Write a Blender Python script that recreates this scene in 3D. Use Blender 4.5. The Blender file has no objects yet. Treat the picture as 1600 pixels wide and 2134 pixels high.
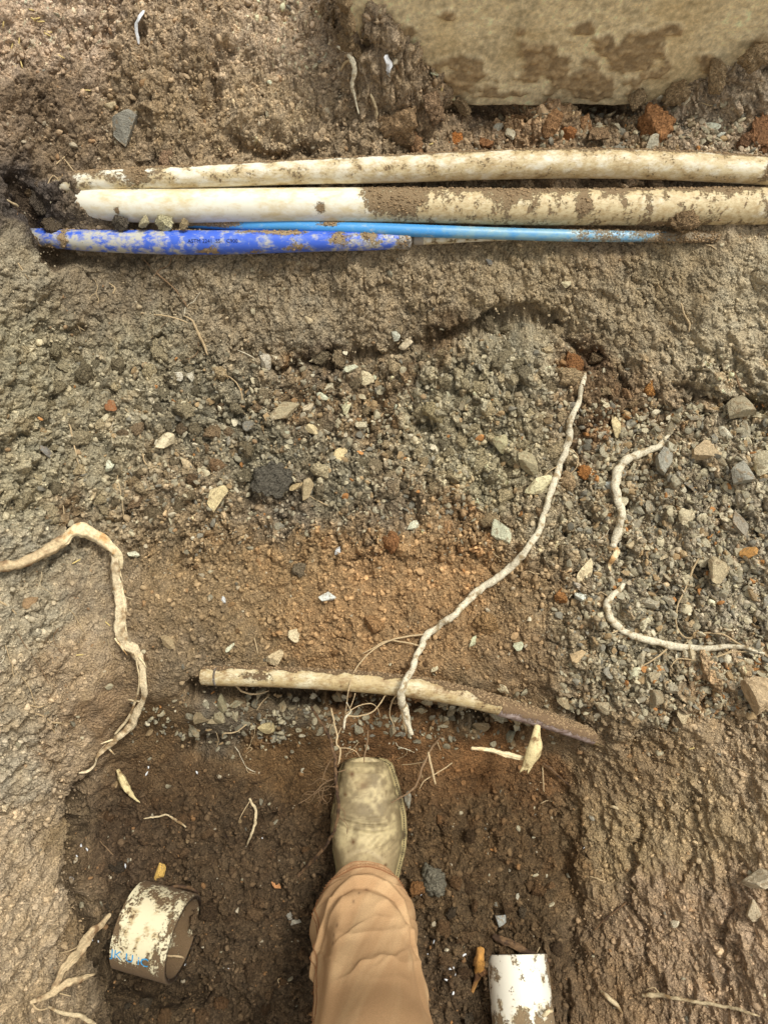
import bpy, math, random
import numpy as np
from mathutils import Vector, Matrix

R = math.radians
W, H, F = 1600.0, 2134.0, 1552.0      # photograph size and focal length in its pixels
CZ, TH = 1.3, R(18)                   # camera height above the pit floor, tilt forward from straight down
sc = bpy.context.scene
col = sc.collection

# ---------------------------------------------------------------- camera, sky, sun, exposure
cam = bpy.data.cameras.new("camera")
cam.sensor_fit = 'VERTICAL'
cam.sensor_height = 24.0
cam.lens = 24.0 * F / H
cam.clip_start, cam.clip_end = 0.02, 200
co = bpy.data.objects.new("camera", cam)
col.objects.link(co)
co.location = (0, 0, CZ)
co.rotation_euler = (TH, 0, 0)
sc.camera = co

SUN_EL, SUN_ROT = R(66), R(60)        # rotation measured from +y towards +x
world = bpy.data.worlds.new("World")
sc.world = world
world.use_nodes = True
wn = world.node_tree
sky = wn.nodes.new('ShaderNodeTexSky')
sky.sky_type = 'NISHITA'
sky.sun_disc = False
sky.sun_elevation = SUN_EL
sky.sun_rotation = SUN_ROT
sky.air_density = 1.0
sky.dust_density = 4.0
bgn = wn.nodes['Background']
# overcast: the sky's colour is pulled towards grey cloud
mixg = wn.nodes.new('ShaderNodeHueSaturation')
mixg.inputs['Saturation'].default_value = 0.1
wn.links.new(sky.outputs[0], mixg.inputs['Color'])
wn.links.new(mixg.outputs[0], bgn.inputs['Color'])
bgn.inputs['Strength'].default_value = 0.15
sl = bpy.data.lights.new("sun", 'SUN')
sl.energy = 2.2
sl.angle = R(12)
sl.color = (1.0, 0.985, 0.955)
so = bpy.data.objects.new("sun", sl)
col.objects.link(so)
sd = Vector((math.sin(SUN_ROT) * math.cos(SUN_EL), math.cos(SUN_ROT) * math.cos(SUN_EL), math.sin(SUN_EL)))
so.rotation_euler = sd.to_track_quat('Z', 'Y').to_euler()
so.location = (1, 3, 5)
sc.view_settings.view_transform = 'Standard'
sc.view_settings.look = 'None'
sc.view_settings.exposure = 0.2
sc.view_settings.gamma = 1.0

rng = np.random.default_rng(7)
rnd = random.Random(7)

# ---------------------------------------------------------------- maths helpers
def unproj(px, py, z):
    dx, dy, dz = px - 800, F * math.sin(TH) + (1067 - py) * math.cos(TH), -F * math.cos(TH) + (1067 - py) * math.sin(TH)
    t = (z - CZ) / dz
    return np.array([dx * t, dy * t, z])

def proj(x, y, z):
    zz = z - CZ
    d = y * math.sin(TH) - zz * math.cos(TH)
    u = y * math.cos(TH) + zz * math.sin(TH)
    d = np.maximum(d, 0.05)
    return 800 + F * x / d, 1067 - F * u / d

def pxm(p):                            # metres per photo pixel at world point p
    return (p[1] * math.sin(TH) - (p[2] - CZ) * math.cos(TH)) / F

def lin(c):
    c = np.asarray(c, float) / 255.0
    return np.where(c <= 0.04045, c / 12.92, ((c + 0.055) / 1.055) ** 2.4)

def hsh(ix, iy, seed):
    n = (ix.astype(np.int64) * 374761393 + iy.astype(np.int64) * 668265263 + seed * 1442695041) & 0xFFFFFFFF
    n = ((n ^ (n >> 13)) * 1274126177) & 0xFFFFFFFF
    n = ((n ^ (n >> 15)) * 2246822519) & 0xFFFFFFFF
    n = n ^ (n >> 16)
    return (n & 0xFFFFFF) / float(0x1000000)

def noise(u, v, seed=0):               # gradient noise, about -1..1
    u = np.asarray(u, float); v = np.asarray(v, float)
    iu = np.floor(u); iv = np.floor(v)
    fu = u - iu; fv = v - iv
    su = fu * fu * fu * (fu * (fu * 6 - 15) + 10)
    sv = fv * fv * fv * (fv * (fv * 6 - 15) + 10)
    def g(a, b):
        an = hsh(iu + a, iv + b, seed) * (2 * math.pi)
        return np.cos(an) * (fu - a) + np.sin(an) * (fv - b)
    n0 = g(0, 0) * (1 - su) + g(1, 0) * su
    n1 = g(0, 1) * (1 - su) + g(1, 1) * su
    return (n0 * (1 - sv) + n1 * sv) * 1.5

def fbm(u, v, octv=4, seed=0, gain=0.5):
    s, a = 0.0, 1.0
    for k in range(octv):
        s = s + a * noise(u * 2 ** k + 17.3 * k, v * 2 ** k - 9.1 * k, seed + k)
        a *= gain
    return s

def voro(u, v, seed=0):                # F1, F2 and a random number per cell
    iu = np.floor(u); iv = np.floor(v)
    f1 = np.full(u.shape, 9.0); f2 = np.full(u.shape, 9.0); cid = np.zeros(u.shape)
    for a in (-1, 0, 1):
        for b in (-1, 0, 1):
            cu = iu + a; cv = iv + b
            x = cu + 0.1 + 0.8 * hsh(cu, cv, seed); y = cv + 0.1 + 0.8 * hsh(cu, cv, seed + 51)
            d = np.sqrt((x - u) ** 2 + (y - v) ** 2)
            m = d < f1
            f2 = np.where(m, f1, np.minimum(f2, d))
            cid = np.where(m, hsh(cu, cv, seed + 99), cid)
            f1 = np.where(m, d, f1)
    return f1, f2, cid

def sst(x, a, b):
    t = np.clip((x - a) / (b - a), 0, 1)
    return t * t * (3 - 2 * t)

# ---------------------------------------------------------------- mesh helpers
def set_col(me, C):
    at = me.color_attributes.new("Col", 'FLOAT_COLOR', 'POINT')
    at.data.foreach_set('color', np.ascontiguousarray(C, dtype=np.float32).ravel())

def raw_mesh(name, V, FI, nper, C=None, smooth=True):
    me = bpy.data.meshes.new(name)
    V = np.asarray(V, np.float32); FI = np.asarray(FI, np.int32)
    nf = len(FI)
    me.vertices.add(len(V)); me.vertices.foreach_set('co', V.ravel())
    me.loops.add(nf * nper); me.loops.foreach_set('vertex_index', FI.ravel())
    me.polygons.add(nf)
    me.polygons.foreach_set('loop_start', np.arange(0, nf * nper, nper, dtype=np.int32))
    me.polygons.foreach_set('loop_total', np.full(nf, nper, np.int32))
    me.polygons.foreach_set('use_smooth', np.full(nf, smooth))
    if C is not None:
        set_col(me, C)
    me.update(calc_edges=True)
    return me

def grid_faces(nu, nv, wrap=False, flip=False):
    i = np.arange(nu - 1)[:, None]; j = np.arange(nv if wrap else nv - 1)[None, :]
    j2 = (j + 1) % nv
    a = i * nv + j; b = i * nv + j2; c = (i + 1) * nv + j2; d = (i + 1) * nv + j
    q = np.stack([a, b, c, d], -1).reshape(-1, 4)
    return q[:, ::-1] if flip else q

def obj(name, me, mat=None, parent=None, label=None, cat=None, group=None, kind=None):
    o = bpy.data.objects.new(name, me)
    col.objects.link(o)
    if mat is not None and me is not None and not me.materials:
        me.materials.append(mat)
    if parent is not None:
        o.parent = parent
    tag(o, label, cat, group, kind)
    return o

def tag(o, label=None, cat=None, group=None, kind=None):
    if label: o['label'] = label
    if cat: o['category'] = cat
    if group: o['group'] = group
    if kind: o['kind'] = kind

def empty(name, loc, label, cat, group=None):
    o = bpy.data.objects.new(name, None)
    o.empty_display_size = 0.03
    o.location = Vector([float(c) for c in loc])
    col.objects.link(o)
    tag(o, label, cat, group)
    return o

def shift(me, root):                   # mesh made in world space, put under a root that stands at its own place
    me.transform(Matrix.Translation(-root.location))
    return me

# ---------------------------------------------------------------- materials
def nmat(name):
    m = bpy.data.materials.new(name)
    m.use_nodes = True
    nt = m.node_tree
    return m, nt, nt.nodes['Principled BSDF'], nt.nodes.new, nt.links.new

def bump_chain(nt, b, specs, coord='Object'):
    tc = nt.nodes.new('ShaderNodeTexCoord')
    prev = None
    for kind, scale, dist, strength in specs:
        if kind == 'n':
            t = nt.nodes.new('ShaderNodeTexNoise'); t.inputs['Scale'].default_value = scale
            t.inputs['Detail'].default_value = 4; t.inputs['Roughness'].default_value = 0.6
            out = t.outputs['Fac']
        else:
            t = nt.nodes.new('ShaderNodeTexVoronoi'); t.inputs['Scale'].default_value = scale
            out = t.outputs['Distance']
        nt.links.new(tc.outputs[coord], t.inputs['Vector'])
        bp = nt.nodes.new('ShaderNodeBump')
        bp.inputs['Distance'].default_value = dist
        bp.inputs['Strength'].default_value = strength
        bp.invert = (kind != 'n')
        nt.links.new(out, bp.inputs['Height'])
        if prev is not None:
            nt.links.new(prev.outputs[0], bp.inputs['Normal'])
        prev = bp
    nt.links.new(prev.outputs[0], b.inputs['Normal'])
    return tc

def vc_mat(name, rough=0.95, spec=0.25, bumps=(('v', 330, 0.0016, 0.8), ('n', 600, 0.0012, 0.7)), var=(0.62, 1.35), nscale=420, objcol=False, speck=None):
    """colour attribute (or the object's own colour) broken up by fine mineral grain"""
    m, nt, b, N, L = nmat(name)
    tc = bump_chain(nt, b, bumps)
    if objcol:
        src = N('ShaderNodeObjectInfo'); cs = src.outputs['Color']
    else:
        src = N('ShaderNodeVertexColor'); src.layer_name = 'Col'; cs = src.outputs['Color']
    n1 = N('ShaderNodeTexNoise'); n1.inputs['Scale'].default_value = nscale; n1.inputs['Detail'].default_value = 5
    n1.inputs['Roughness'].default_value = 0.75
    L(tc.outputs['Object'], n1.inputs['Vector'])
    mr = N('ShaderNodeMapRange'); mr.inputs['From Min'].default_value = 0.3; mr.inputs['From Max'].default_value = 0.7
    mr.inputs['To Min'].default_value = var[0]; mr.inputs['To Max'].default_value = var[1]
    L(n1.outputs['Fac'], mr.inputs['Value'])
    mul = N('ShaderNodeVectorMath'); mul.operation = 'SCALE'
    L(cs, mul.inputs[0]); L(mr.outputs[0], mul.inputs['Scale'])
    out = mul.outputs[0]
    if speck:
        n2 = N('ShaderNodeTexNoise'); n2.inputs['Scale'].default_value = speck[0]; n2.inputs['Detail'].default_value = 2
        L(tc.outputs['Object'], n2.inputs['Vector'])
        r2 = N('ShaderNodeMapRange'); r2.inputs['From Min'].default_value = speck[1]; r2.inputs['From Max'].default_value = speck[1] + 0.06
        L(n2.outputs['Fac'], r2.inputs['Value'])
        mx = N('ShaderNodeMixRGB'); mx.inputs['Color2'].default_value = (*lin(speck[2]), 1)
        sm = N('ShaderNodeMath'); sm.operation = 'MULTIPLY'; sm.inputs[1].default_value = speck[3]
        L(r2.outputs[0], sm.inputs[0]); L(sm.outputs[0], mx.inputs['Fac']); L(out, mx.inputs['Color1'])
        out = mx.outputs[0]
    L(out, b.inputs['Base Color'])
    b.inputs['Roughness'].default_value = rough
    b.inputs['Specular IOR Level'].default_value = spec
    return m

def dirty_mat(name, base, stain, dirt, rough=0.38, nscale=330, scuff=None):
    """clean surface, stained surface and caked dirt; Col.r = how dirty, Col.g = how stained, Col.b = how scuffed"""
    m, nt, b, N, L = nmat(name)
    tc = N('ShaderNodeTexCoord')
    at = N('ShaderNodeVertexColor'); at.layer_name = 'Col'
    sp = N('ShaderNodeSeparateColor'); L(at.outputs['Color'], sp.inputs[0])
    def nz(scale, det=5, rgh=0.7, stretch=None):
        n = N('ShaderNodeTexNoise'); n.inputs['Scale'].default_value = scale; n.inputs['Detail'].default_value = det
        n.inputs['Roughness'].default_value = rgh
        if stretch:
            mp = N('ShaderNodeMapping'); mp.inputs['Scale'].default_value = stretch
            L(tc.outputs['Object'], mp.inputs['Vector']); L(mp.outputs[0], n.inputs['Vector'])
        else:
            L(tc.outputs['Object'], n.inputs['Vector'])
        return n.outputs['Fac']
    def thr(fac, amount, soft):
        a = N('ShaderNodeMath'); a.operation = 'ADD'; L(fac, a.inputs[0]); L(amount, a.inputs[1])
        r = N('ShaderNodeMapRange'); r.inputs['From Min'].default_value = 1.0 - soft; r.inputs['From Max'].default_value = 1.0 + soft
        L(a.outputs[0], r.inputs['Value'])
        return r.outputs[0]
    def mix(f, a, bcol):
        x = N('ShaderNodeMixRGB'); L(f, x.inputs['Fac'])
        if isinstance(a, tuple): x.inputs['Color1'].default_value = a
        else: L(a, x.inputs['Color1'])
        if isinstance(bcol, tuple): x.inputs['Color2'].default_value = bcol
        else: L(bcol, x.inputs['Color2'])
        return x.outputs[0]
    c4 = lambda c: (*[float(q) for q in lin(c)], 1.0)
    cur = c4(base)
    f1 = thr(nz(120, 4, 0.65, (0.5, 1, 1)), sp.outputs[1], 0.16)
    cur = mix(f1, cur, c4(stain))
    if scuff:
        f3 = thr(nz(300, 6, 0.8, (0.5, 1, 1)), sp.outputs[2], 0.11)
        cur = mix(f3, cur, c4(scuff))
    f2 = thr(nz(nscale, 5, 0.75), sp.outputs[0], 0.04)
    dn = nz(700, 3, 0.6)
    dr = N('ShaderNodeMapRange'); dr.inputs['To Min'].default_value = 0.55; dr.inputs['To Max'].default_value = 1.5
    L(dn, dr.inputs['Value'])
    dv = N('ShaderNodeVectorMath'); dv.operation = 'SCALE'; dv.inputs[0].default_value = c4(dirt)[:3]; L(dr.outputs[0], dv.inputs['Scale'])
    cur = mix(f2, cur, dv.outputs[0])
    L(cur, b.inputs['Base Color'])
    rr = N('ShaderNodeMapRange'); rr.inputs['To Min'].default_value = rough; rr.inputs['To Max'].default_value = 0.97
    L(f2, rr.inputs['Value']); L(rr.outputs[0], b.inputs['Roughness'])
    ad = N('ShaderNodeMath'); ad.operation = 'MULTIPLY'; L(f2, ad.inputs[0]); L(dn, ad.inputs[1])
    bp = N('ShaderNodeBump'); bp.inputs['Distance'].default_value = 0.0022; bp.inputs['Strength'].default_value = 0.9
    L(ad.outputs[0], bp.inputs['Height'])
    bp2 = N('ShaderNodeBump'); bp2.inputs['Distance'].default_value = 0.0006; bp2.inputs['Strength'].default_value = 0.3
    L(nz(180, 4), bp2.inputs['Height']); L(bp.outputs[0], bp2.inputs['Normal'])
    L(bp2.outputs[0], b.inputs['Normal'])
    return m

def flat_mat(name, rgb, rough=0.8, var=(0.75, 1.2), nscale=300, bump=0.0008, rgb2=None, stretch=None, thresh=0.5, wave=None):
    m, nt, b, N, L = nmat(name)
    tc = N('ShaderNodeTexCoord')
    vec = tc.outputs['Object']
    if stretch:
        mp = N('ShaderNodeMapping'); mp.inputs['Scale'].default_value = stretch; L(vec, mp.inputs['Vector']); vec = mp.outputs[0]
    n = N('ShaderNodeTexNoise'); n.inputs['Scale'].default_value = nscale; n.inputs['Detail'].default_value = 5; n.inputs['Roughness'].default_value = 0.7
    L(vec, n.inputs['Vector'])
    mr = N('ShaderNodeMapRange'); mr.inputs['From Min'].default_value = 0.3; mr.inputs['From Max'].default_value = 0.7
    mr.inputs['To Min'].default_value = var[0]; mr.inputs['To Max'].default_value = var[1]
    L(n.outputs['Fac'], mr.inputs['Value'])
    c = tuple(float(q) for q in lin(rgb))
    sc_ = N('ShaderNodeVectorMath'); sc_.operation = 'SCALE'; L(mr.outputs[0], sc_.inputs['Scale'])
    if rgb2 is not None:
        n2 = N('ShaderNodeTexNoise'); n2.inputs['Scale'].default_value = nscale * 0.23; n2.inputs['Detail'].default_value = 6
        L(vec, n2.inputs['Vector'])
        r2 = N('ShaderNodeMapRange'); r2.inputs['From Min'].default_value = thresh - 0.07; r2.inputs['From Max'].default_value = thresh + 0.07
        L(n2.outputs['Fac'], r2.inputs['Value'])
        mx = N('ShaderNodeMixRGB'); mx.inputs['Color1'].default_value = (*c, 1)
        mx.inputs['Color2'].default_value = (*[float(q) for q in lin(rgb2)], 1)
        L(r2.outputs[0], mx.inputs['Fac']); L(mx.outputs[0], sc_.inputs[0])
    else:
        sc_.inputs[0].default_value = c
    L(sc_.outputs[0], b.inputs['Base Color'])
    b.inputs['Roughness'].default_value = rough
    b.inputs['Specular IOR Level'].default_value = 0.3
    bp = N('ShaderNodeBump'); bp.inputs['Distance'].default_value = bump; bp.inputs['Strength'].default_value = 0.8
    L(n.outputs['Fac'], bp.inputs['Height'])
    last = bp
    if wave:
        wv = N('ShaderNodeTexWave'); wv.inputs['Scale'].default_value = wave; wv.bands_direction = 'DIAGONAL'
        wv.inputs['Distortion'].default_value = 0.4
        L(tc.outputs['Object'], wv.inputs['Vector'])
        b2 = N('ShaderNodeBump'); b2.inputs['Distance'].default_value = 0.0005; b2.inputs['Strength'].default_value = 0.6
        L(wv.outputs['Fac'], b2.inputs['Height']); L(bp.outputs[0], b2.inputs['Normal']); last = b2
    L(last.outputs[0], b.inputs['Normal'])
    return m

M = {}
M['soil'] = vc_mat('soil', 0.96, 0.2, (('v', 260, 0.0034, 0.9), ('n', 520, 0.0026, 0.9)), (0.42, 1.6), 420)
M['crumb'] = vc_mat('crumb', 0.96, 0.2, (('n', 500, 0.0014, 0.8),), (0.6, 1.4), 500)
M['stone'] = vc_mat('stone', 0.75, 0.35, (('n', 2.2, 0.05, 0.35), ('n', 14, 0.012, 0.5)), (0.66, 1.3), 5.0, True, (3.2, 0.56, (150, 126, 92), 0.6))
M['clod'] = vc_mat('clod', 0.97, 0.15, (('v', 6, 0.05, 0.6), ('n', 12, 0.04, 0.7)), (0.5, 1.45), 8, True)
M['concrete'] = vc_mat('concrete', 0.9, 0.3, (('n', 90, 0.0030, 0.5), ('n', 500, 0.0012, 0.8)), (0.72, 1.25), 260)
M['white_pvc'] = dirty_mat('white_pvc', (232, 226, 204), (212, 194, 150), (142, 120, 88), 0.6, scuff=(180, 154, 108))
M['cream_pvc'] = dirty_mat('cream_pvc', (216, 204, 166), (190, 168, 120), (112, 90, 62), 0.6, scuff=(150, 122, 80))
M['blue_pvc'] = dirty_mat('blue_pvc', (64, 100, 200), (116, 138, 190), (160, 138, 102), 0.35, scuff=(186, 182, 166))
M['light_blue_pvc'] = dirty_mat('light_blue_pvc', (72, 150, 208), (130, 172, 186), (150, 134, 108), 0.4, scuff=(190, 190, 170))
M['grey_pvc'] = dirty_mat('grey_pvc', (150, 148, 140), (168, 156, 138), (112, 96, 76), 0.55, scuff=(190, 186, 176))
M['root'] = flat_mat('root_skin', (204, 184, 144), 0.85, (0.6, 1.25), 260, 0.0012, (140, 114, 78), None, 0.56)
M['root_pale'] = flat_mat('pale_root_skin', (230, 218, 186), 0.85, (0.5, 1.2), 420, 0.0012, (172, 150, 112), None, 0.58)
M['root_dark'] = flat_mat('dark_root_skin', (112, 86, 58), 0.85, (0.6, 1.35), 350, 0.0010, (70, 52, 36))
M['root_fine'] = flat_mat('fine_root', (188, 164, 124), 0.85, (0.7, 1.25), 500, 0.0005)
M['root_fine_dark'] = flat_mat('fine_dark_root', (134, 108, 78), 0.85, (0.7, 1.25), 500, 0.0005)
M['wood'] = flat_mat('peeled_wood', (236, 216, 170), 0.8, (0.6, 1.2), 220, 0.0016, (204, 160, 104), None, 0.60)
M['wood_grey'] = flat_mat('weathered_wood', (204, 180, 138), 0.8, (0.55, 1.25), 200, 0.0016, (142, 112, 78), None, 0.54)
M['ribbon'] = flat_mat('ribbon_bark', (222, 202, 162), 0.9, (0.5, 1.25), 260, 0.0018, (162, 136, 98), None, 0.56)
M['bone'] = flat_mat('stripped_root', (222, 202, 148), 0.75, (0.7, 1.15), 420, 0.0010, (132, 104, 66), None, 0.60)
M['wood_orange'] = flat_mat('split_wood', (196, 142, 70), 0.75, (0.55, 1.2), 160, 0.0012, (84, 56, 34), (1, 0.4, 1), 0.55)
M['straw'] = flat_mat('straw', (214, 190, 124), 0.7, (0.8, 1.15), 300, 0.0003)
M['chip'] = flat_mat('white_chip', (226, 226, 222), 0.6, (0.75, 1.1), 400, 0.0004)
M['ink_black'] = flat_mat('ink_black', (24, 26, 60), 0.6, (0.7, 1.3), 900, 0.0002)
M['ink_grey'] = flat_mat('ink_grey', (62, 60, 58), 0.6, (0.7, 1.3), 900, 0.0002)
M['ink_blue'] = flat_mat('ink_blue', (52, 152, 205), 0.6, (0.8, 1.2), 900, 0.0002)
M['leather'] = vc_mat('leather', 0.62, 0.35, (('n', 240, 0.0009, 0.7), ('v', 700, 0.0003, 0.5)), (0.86, 1.12), 160)
M['sole'] = flat_mat('boot_sole', (150, 134, 92), 0.8, (0.7, 1.25), 200, 0.0012, (80, 66, 42), None, 0.55)
M['stitch'] = flat_mat('stitching', (58, 52, 36), 0.8, (0.8, 1.2), 400, 0.0003)
M['canvas'] = vc_mat('canvas', 0.92, 0.15, (('n', 110, 0.0012, 0.4), ('n', 1500, 0.0005, 0.6)), (0.80, 1.18), 700)
M['canvas_seam'] = flat_mat('seam_thread', (150, 104, 66), 0.9, (0.8, 1.2), 600, 0.0003)
M['water'] = flat_mat('muddy_water', (98, 76, 48), 0.15, (0.95, 1.05), 60, 0.0001)

# ---------------------------------------------------------------- the ground: one sheet, cut by the trench
XS = [-300, 0, 150, 400, 800, 1200, 1400, 1600, 1900]
ROWS = {
 -500: [.60, .60, .60, .60, .58, .56, .56, .60, .62],
 -150: [.58, .57, .56, .55, .53, .48, .48, .54, .58],
    0: [.56, .55, .53, .52, .51, .44, .44, .50, .55],
  150: [.54, .52, .49, .485, .475, .415, .425, .47, .51],
  250: [.52, .50, .46, .455, .445, .420, .43, .445, .47],
  330: [.51, .475, .435, .43, .43, .43, .43, .43, .45],
  430: [.50, .465, .420, .400, .395, .395, .395, .40, .43],
  490: [.49, .450, .39, .375, .372, .372, .375, .385, .42],
  545: [.48, .43, .37, .355, .352, .352, .36, .375, .41],
  700: [.46, .39, .32, .285, .27, .28, .30, .33, .38],
  850: [.44, .36, .28, .235, .215, .235, .25, .29, .35],
 1100: [.40, .31, .235, .19, .17, .19, .21, .25, .33],
 1300: [.38, .285, .205, .16, .14, .155, .175, .22, .31],
 1405: [.37, .27, .20, .150, .132, .135, .155, .21, .31],
}
CP = [unproj(x, y, z) for y, r in ROWS.items() for x, z in zip(XS, r)]
for y, pts in {
 1485: [(-300, .36), (0, .26), (150, .17), (330, .09), (400, .085), (600, .075), (800, .070), (1000, .070), (1150, .08), (1300, .13), (1450, .16), (1600, .20), (1900, .31)],
 1580: [(-300, .35), (0, .22), (130, .12), (230, .03), (400, .012), (600, 0), (800, -.004), (1000, 0), (1130, .008), (1250, .06), (1400, .12), (1600, .19), (1900, .31)],
 1700: [(-300, .34), (0, .15), (90, .095), (150, .016), (300, 0), (500, 0), (800, -.004), (1000, -.002), (1180, 0), (1290, .05), (1420, .10), (1600, .18), (1900, .31)],
 1900: [(-300, .34), (0, .13), (110, .085), (165, .014), (300, -.002), (500, 0), (800, -.004), (1000, 0), (1180, .006), (1290, .05), (1420, .10), (1600, .18), (1900, .31)],
 2134: [(-300, .34), (0, .13), (160, .07), (250, .01), (400, -.004), (600, 0), (800, 0), (1000, 0), (1120, .012), (1240, .04), (1420, .10), (1600, .18), (1900, .31)],
 2500: [(-300, .36), (0, .14), (200, .06), (300, .01), (600, 0), (800, 0), (1000, 0), (1200, .04), (1420, .10), (1600, .18), (1900, .32)],
}.items():
    CP += [unproj(x, y, z) for x, z in pts]
for x in (-3, -1.6, 0, 1.6, 3):
    for y in (-3, 2.2, 4):
        CP.append(np.array([x, y, .6]))
for x in (-3, 3, -1.5, 1.5):
    for y in (-1.2, 0, 1):
        CP.append(np.array([x, y, .56]))
CP += [np.array([x, -1.1, .05]) for x in (-.3, 0, .3)]
CP = np.array(CP)
c2 = 0.03 ** 2
D = np.sqrt(((CP[:, None, :2] - CP[None, :, :2]) ** 2).sum(-1) + c2)
A = np.block([[D - 0.004 * np.eye(len(CP)), np.ones((len(CP), 1))], [np.ones((1, len(CP))), np.zeros((1, 1))]])
sol = np.linalg.solve(A, np.append(CP[:, 2], 0))
wts, w0 = sol[:-1], sol[-1]

def zbase(x, y):
    x = np.asarray(x, float); y = np.asarray(y, float)
    s = np.full(x.shape, w0)
    for (cx, cy, _), w in zip(CP, wts):
        s = s + w * np.sqrt((x - cx) ** 2 + (y - cy) ** 2 + c2)
    return s

# local swells and hollows: px, py, half-width px, half-height px, metres
BUMPS = [(1060, 800, 190, 130, .030), (1070, 665, 130, 22, -.030), (930, 700, 130, 26, -.018), (760, 745, 150, 24, -.014),
         (640, 800, 130, 60, -.016), (500, 720, 60, 22, .012), (1240, 760, 90, 50, -.020), (1550, 845, 90, 22, -.022),
         (60, 430, 60, 70, -.040), (150, 540, 50, 16, -.022), (50, 200, 60, 90, -.025), (1010, 235, 70, 22, -.035), (1230, 232, 120, 12, -.020),
         (1120, 272, 110, 34, .014), (870, 220, 70, 50, .025), (800, 180, 60, 60, .012), (710, 60, 40, 70, -.020), (560, 330, 60, 20, -.012), (1500, 190, 120, 60, .018), (1570, 200, 120, 34, .050), (1440, 228, 60, 14, .022), (820, 205, 70, 26, .045), (790, 170, 50, 30, .05), (745, 150, 40, 60, .05), (700, 110, 36, 80, .030), (900, 228, 50, 14, .02), (1340, 225, 60, 14, .02), (760, 225, 60, 24, .02), (1140, 255, 60, 14, .02),
         (300, 190, 60, 60, .015), (430, 110, 90, 60, .016), (230, 100, 25, 90, -.014), (500, 250, 140, 50, .012), (620, 120, 60, 60, .006),
         (1180, 1000, 60, 100, -.006), (620, 900, 60, 60, .008), (860, 1120, 120, 30, .010), (450, 1010, 100, 50, .006), (250, 850, 120, 80, .010),
         (240, 1500, 70, 60, -.014), (60, 1300, 60, 100, .012), (1500, 1400, 70, 50, .022), (1420, 1330, 80, 40, -.010),
         (700, 1455, 330, 16, -.020), (160, 1750, 16, 260, -.010), (420, 1560, 60, 20, -.010), (1180, 1850, 30, 160, -.012),
         (470, 1880, 60, 50, .012), (560, 1830, 50, 40, .012), (950, 1830, 60, 40, .012), (1010, 2090, 18, 40, -.020), (980, 2060, 20, 90, -.006),
         (1500, 1700, 60, 120, .012), (1380, 1850, 40, 90, .014), (1470, 1950, 50, 70, -.012), (40, 1900, 40, 140, .012), (200, 2080, 50, 50, .016), (420, 2070, 110, 50, -.012), (330, 2000, 120, 60, -.012)]

def surf_base(px, py):
    t = np.linspace(0, 1, 260)
    d = np.array([px - 800, F * math.sin(TH) + (1067 - py) * math.cos(TH), -F * math.cos(TH) + (1067 - py) * math.sin(TH)])
    s = (t * 0.85 + 0.55) * CZ / -d[2]
    X, Y, Z = d[0] * s, d[1] * s, CZ + d[2] * s
    dz = Z - zbase(X, Y)
    k = np.argmax(dz < 0) if (dz < 0).any() else len(t) - 1
    return np.array([X[k], Y[k], Z[k]])

fx = np.arange(-0.70, 0.7001, 0.00112)
fy = np.arange(-0.50, 1.1201, 0.00118)
def skirt(a, sgn):
    g = a + sgn * np.cumsum(0.0012 * 1.09 ** np.arange(1, 76))
    return g
gx = np.concatenate([skirt(fx[0], -1)[::-1], fx, skirt(fx[-1], 1)])
gy = np.concatenate([skirt(fy[0], -1)[::-1], fy, skirt(fy[-1], 1)])
X, Y = np.meshgrid(gx, gy, indexing='ij')
Z = np.zeros_like(X)
# the smooth shape is evaluated every few columns and rows, then filled in
ci = np.unique(np.append(np.arange(0, len(gx), 5), len(gx) - 1)); cj = np.unique(np.append(np.arange(0, len(gy), 5), len(gy) - 1))
Zc = zbase(X[np.ix_(ci, cj)], Y[np.ix_(ci, cj)])
for (bx, by, hw, hh, dz) in BUMPS:
    p = surf_base(bx, by); m = pxm(p)
    q = surf_base(bx, by + hh); ry = max(0.018, abs(q[1] - p[1])); ry = max(ry, .034) if by < 320 else ry
    e = np.exp(-((X[np.ix_(ci, cj)] - p[0]) / (hw * m)) ** 2 - ((Y[np.ix_(ci, cj)] - p[1]) / ry) ** 2)
    Zc = Zc + dz * e
tmp = np.stack([np.interp(gx, gx[ci], Zc[:, k]) for k in range(len(cj))], 1)
Z = np.stack([np.interp(gy, gy[cj], tmp[k]) for k in range(len(gx))], 0)

# region masks, from where each point of the ground lies
PX, PY = proj(X, Y, Z)
wx = PX + 34 * noise(X * 14, Y * 14, 5) + 14 * noise(X * 45, Y * 45, 6)
wy = PY + 34 * noise(X * 14 + 40, Y * 14, 7) + 14 * noise(X * 45, Y * 45 + 9, 8)
def band(v, a, b, s): return sst(v, a - s, a + s) * (1 - sst(v, b - s, b + s))
inside = band(PX, -200, 1800, 80) * band(PY, -250, 2400, 100)
clay = band(wy, 520, 740, 40) * band(wx, -400, 2100, 30)
clay = np.maximum(clay, band(wy, 560, 1000, 60) * (1 - sst(wx, 150, 330)))
rub = band(wy, 720, 1170, 50) * (1 - clay * 0.6)
rub = np.maximum(rub, band(wy, 800, 1500, 40) * sst(wx, 1090, 1230) * (1 - sst(wx, 1560, 1680)))
sand = band(wy, 1100, 1420, 40) * band(wx, 220, 1230, 60) * (1 - rub * .4)
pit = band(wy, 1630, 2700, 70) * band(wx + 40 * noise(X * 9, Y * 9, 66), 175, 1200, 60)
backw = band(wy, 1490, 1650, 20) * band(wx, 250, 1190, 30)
leftb = sst(wy, 1150, 1350) * (1 - sst(wx, 110, 210))
rightb = sst(wy, 1450, 1560) * sst(wx, 1190, 1290)
top = 1 - sst(wy, 380, 520)

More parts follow.
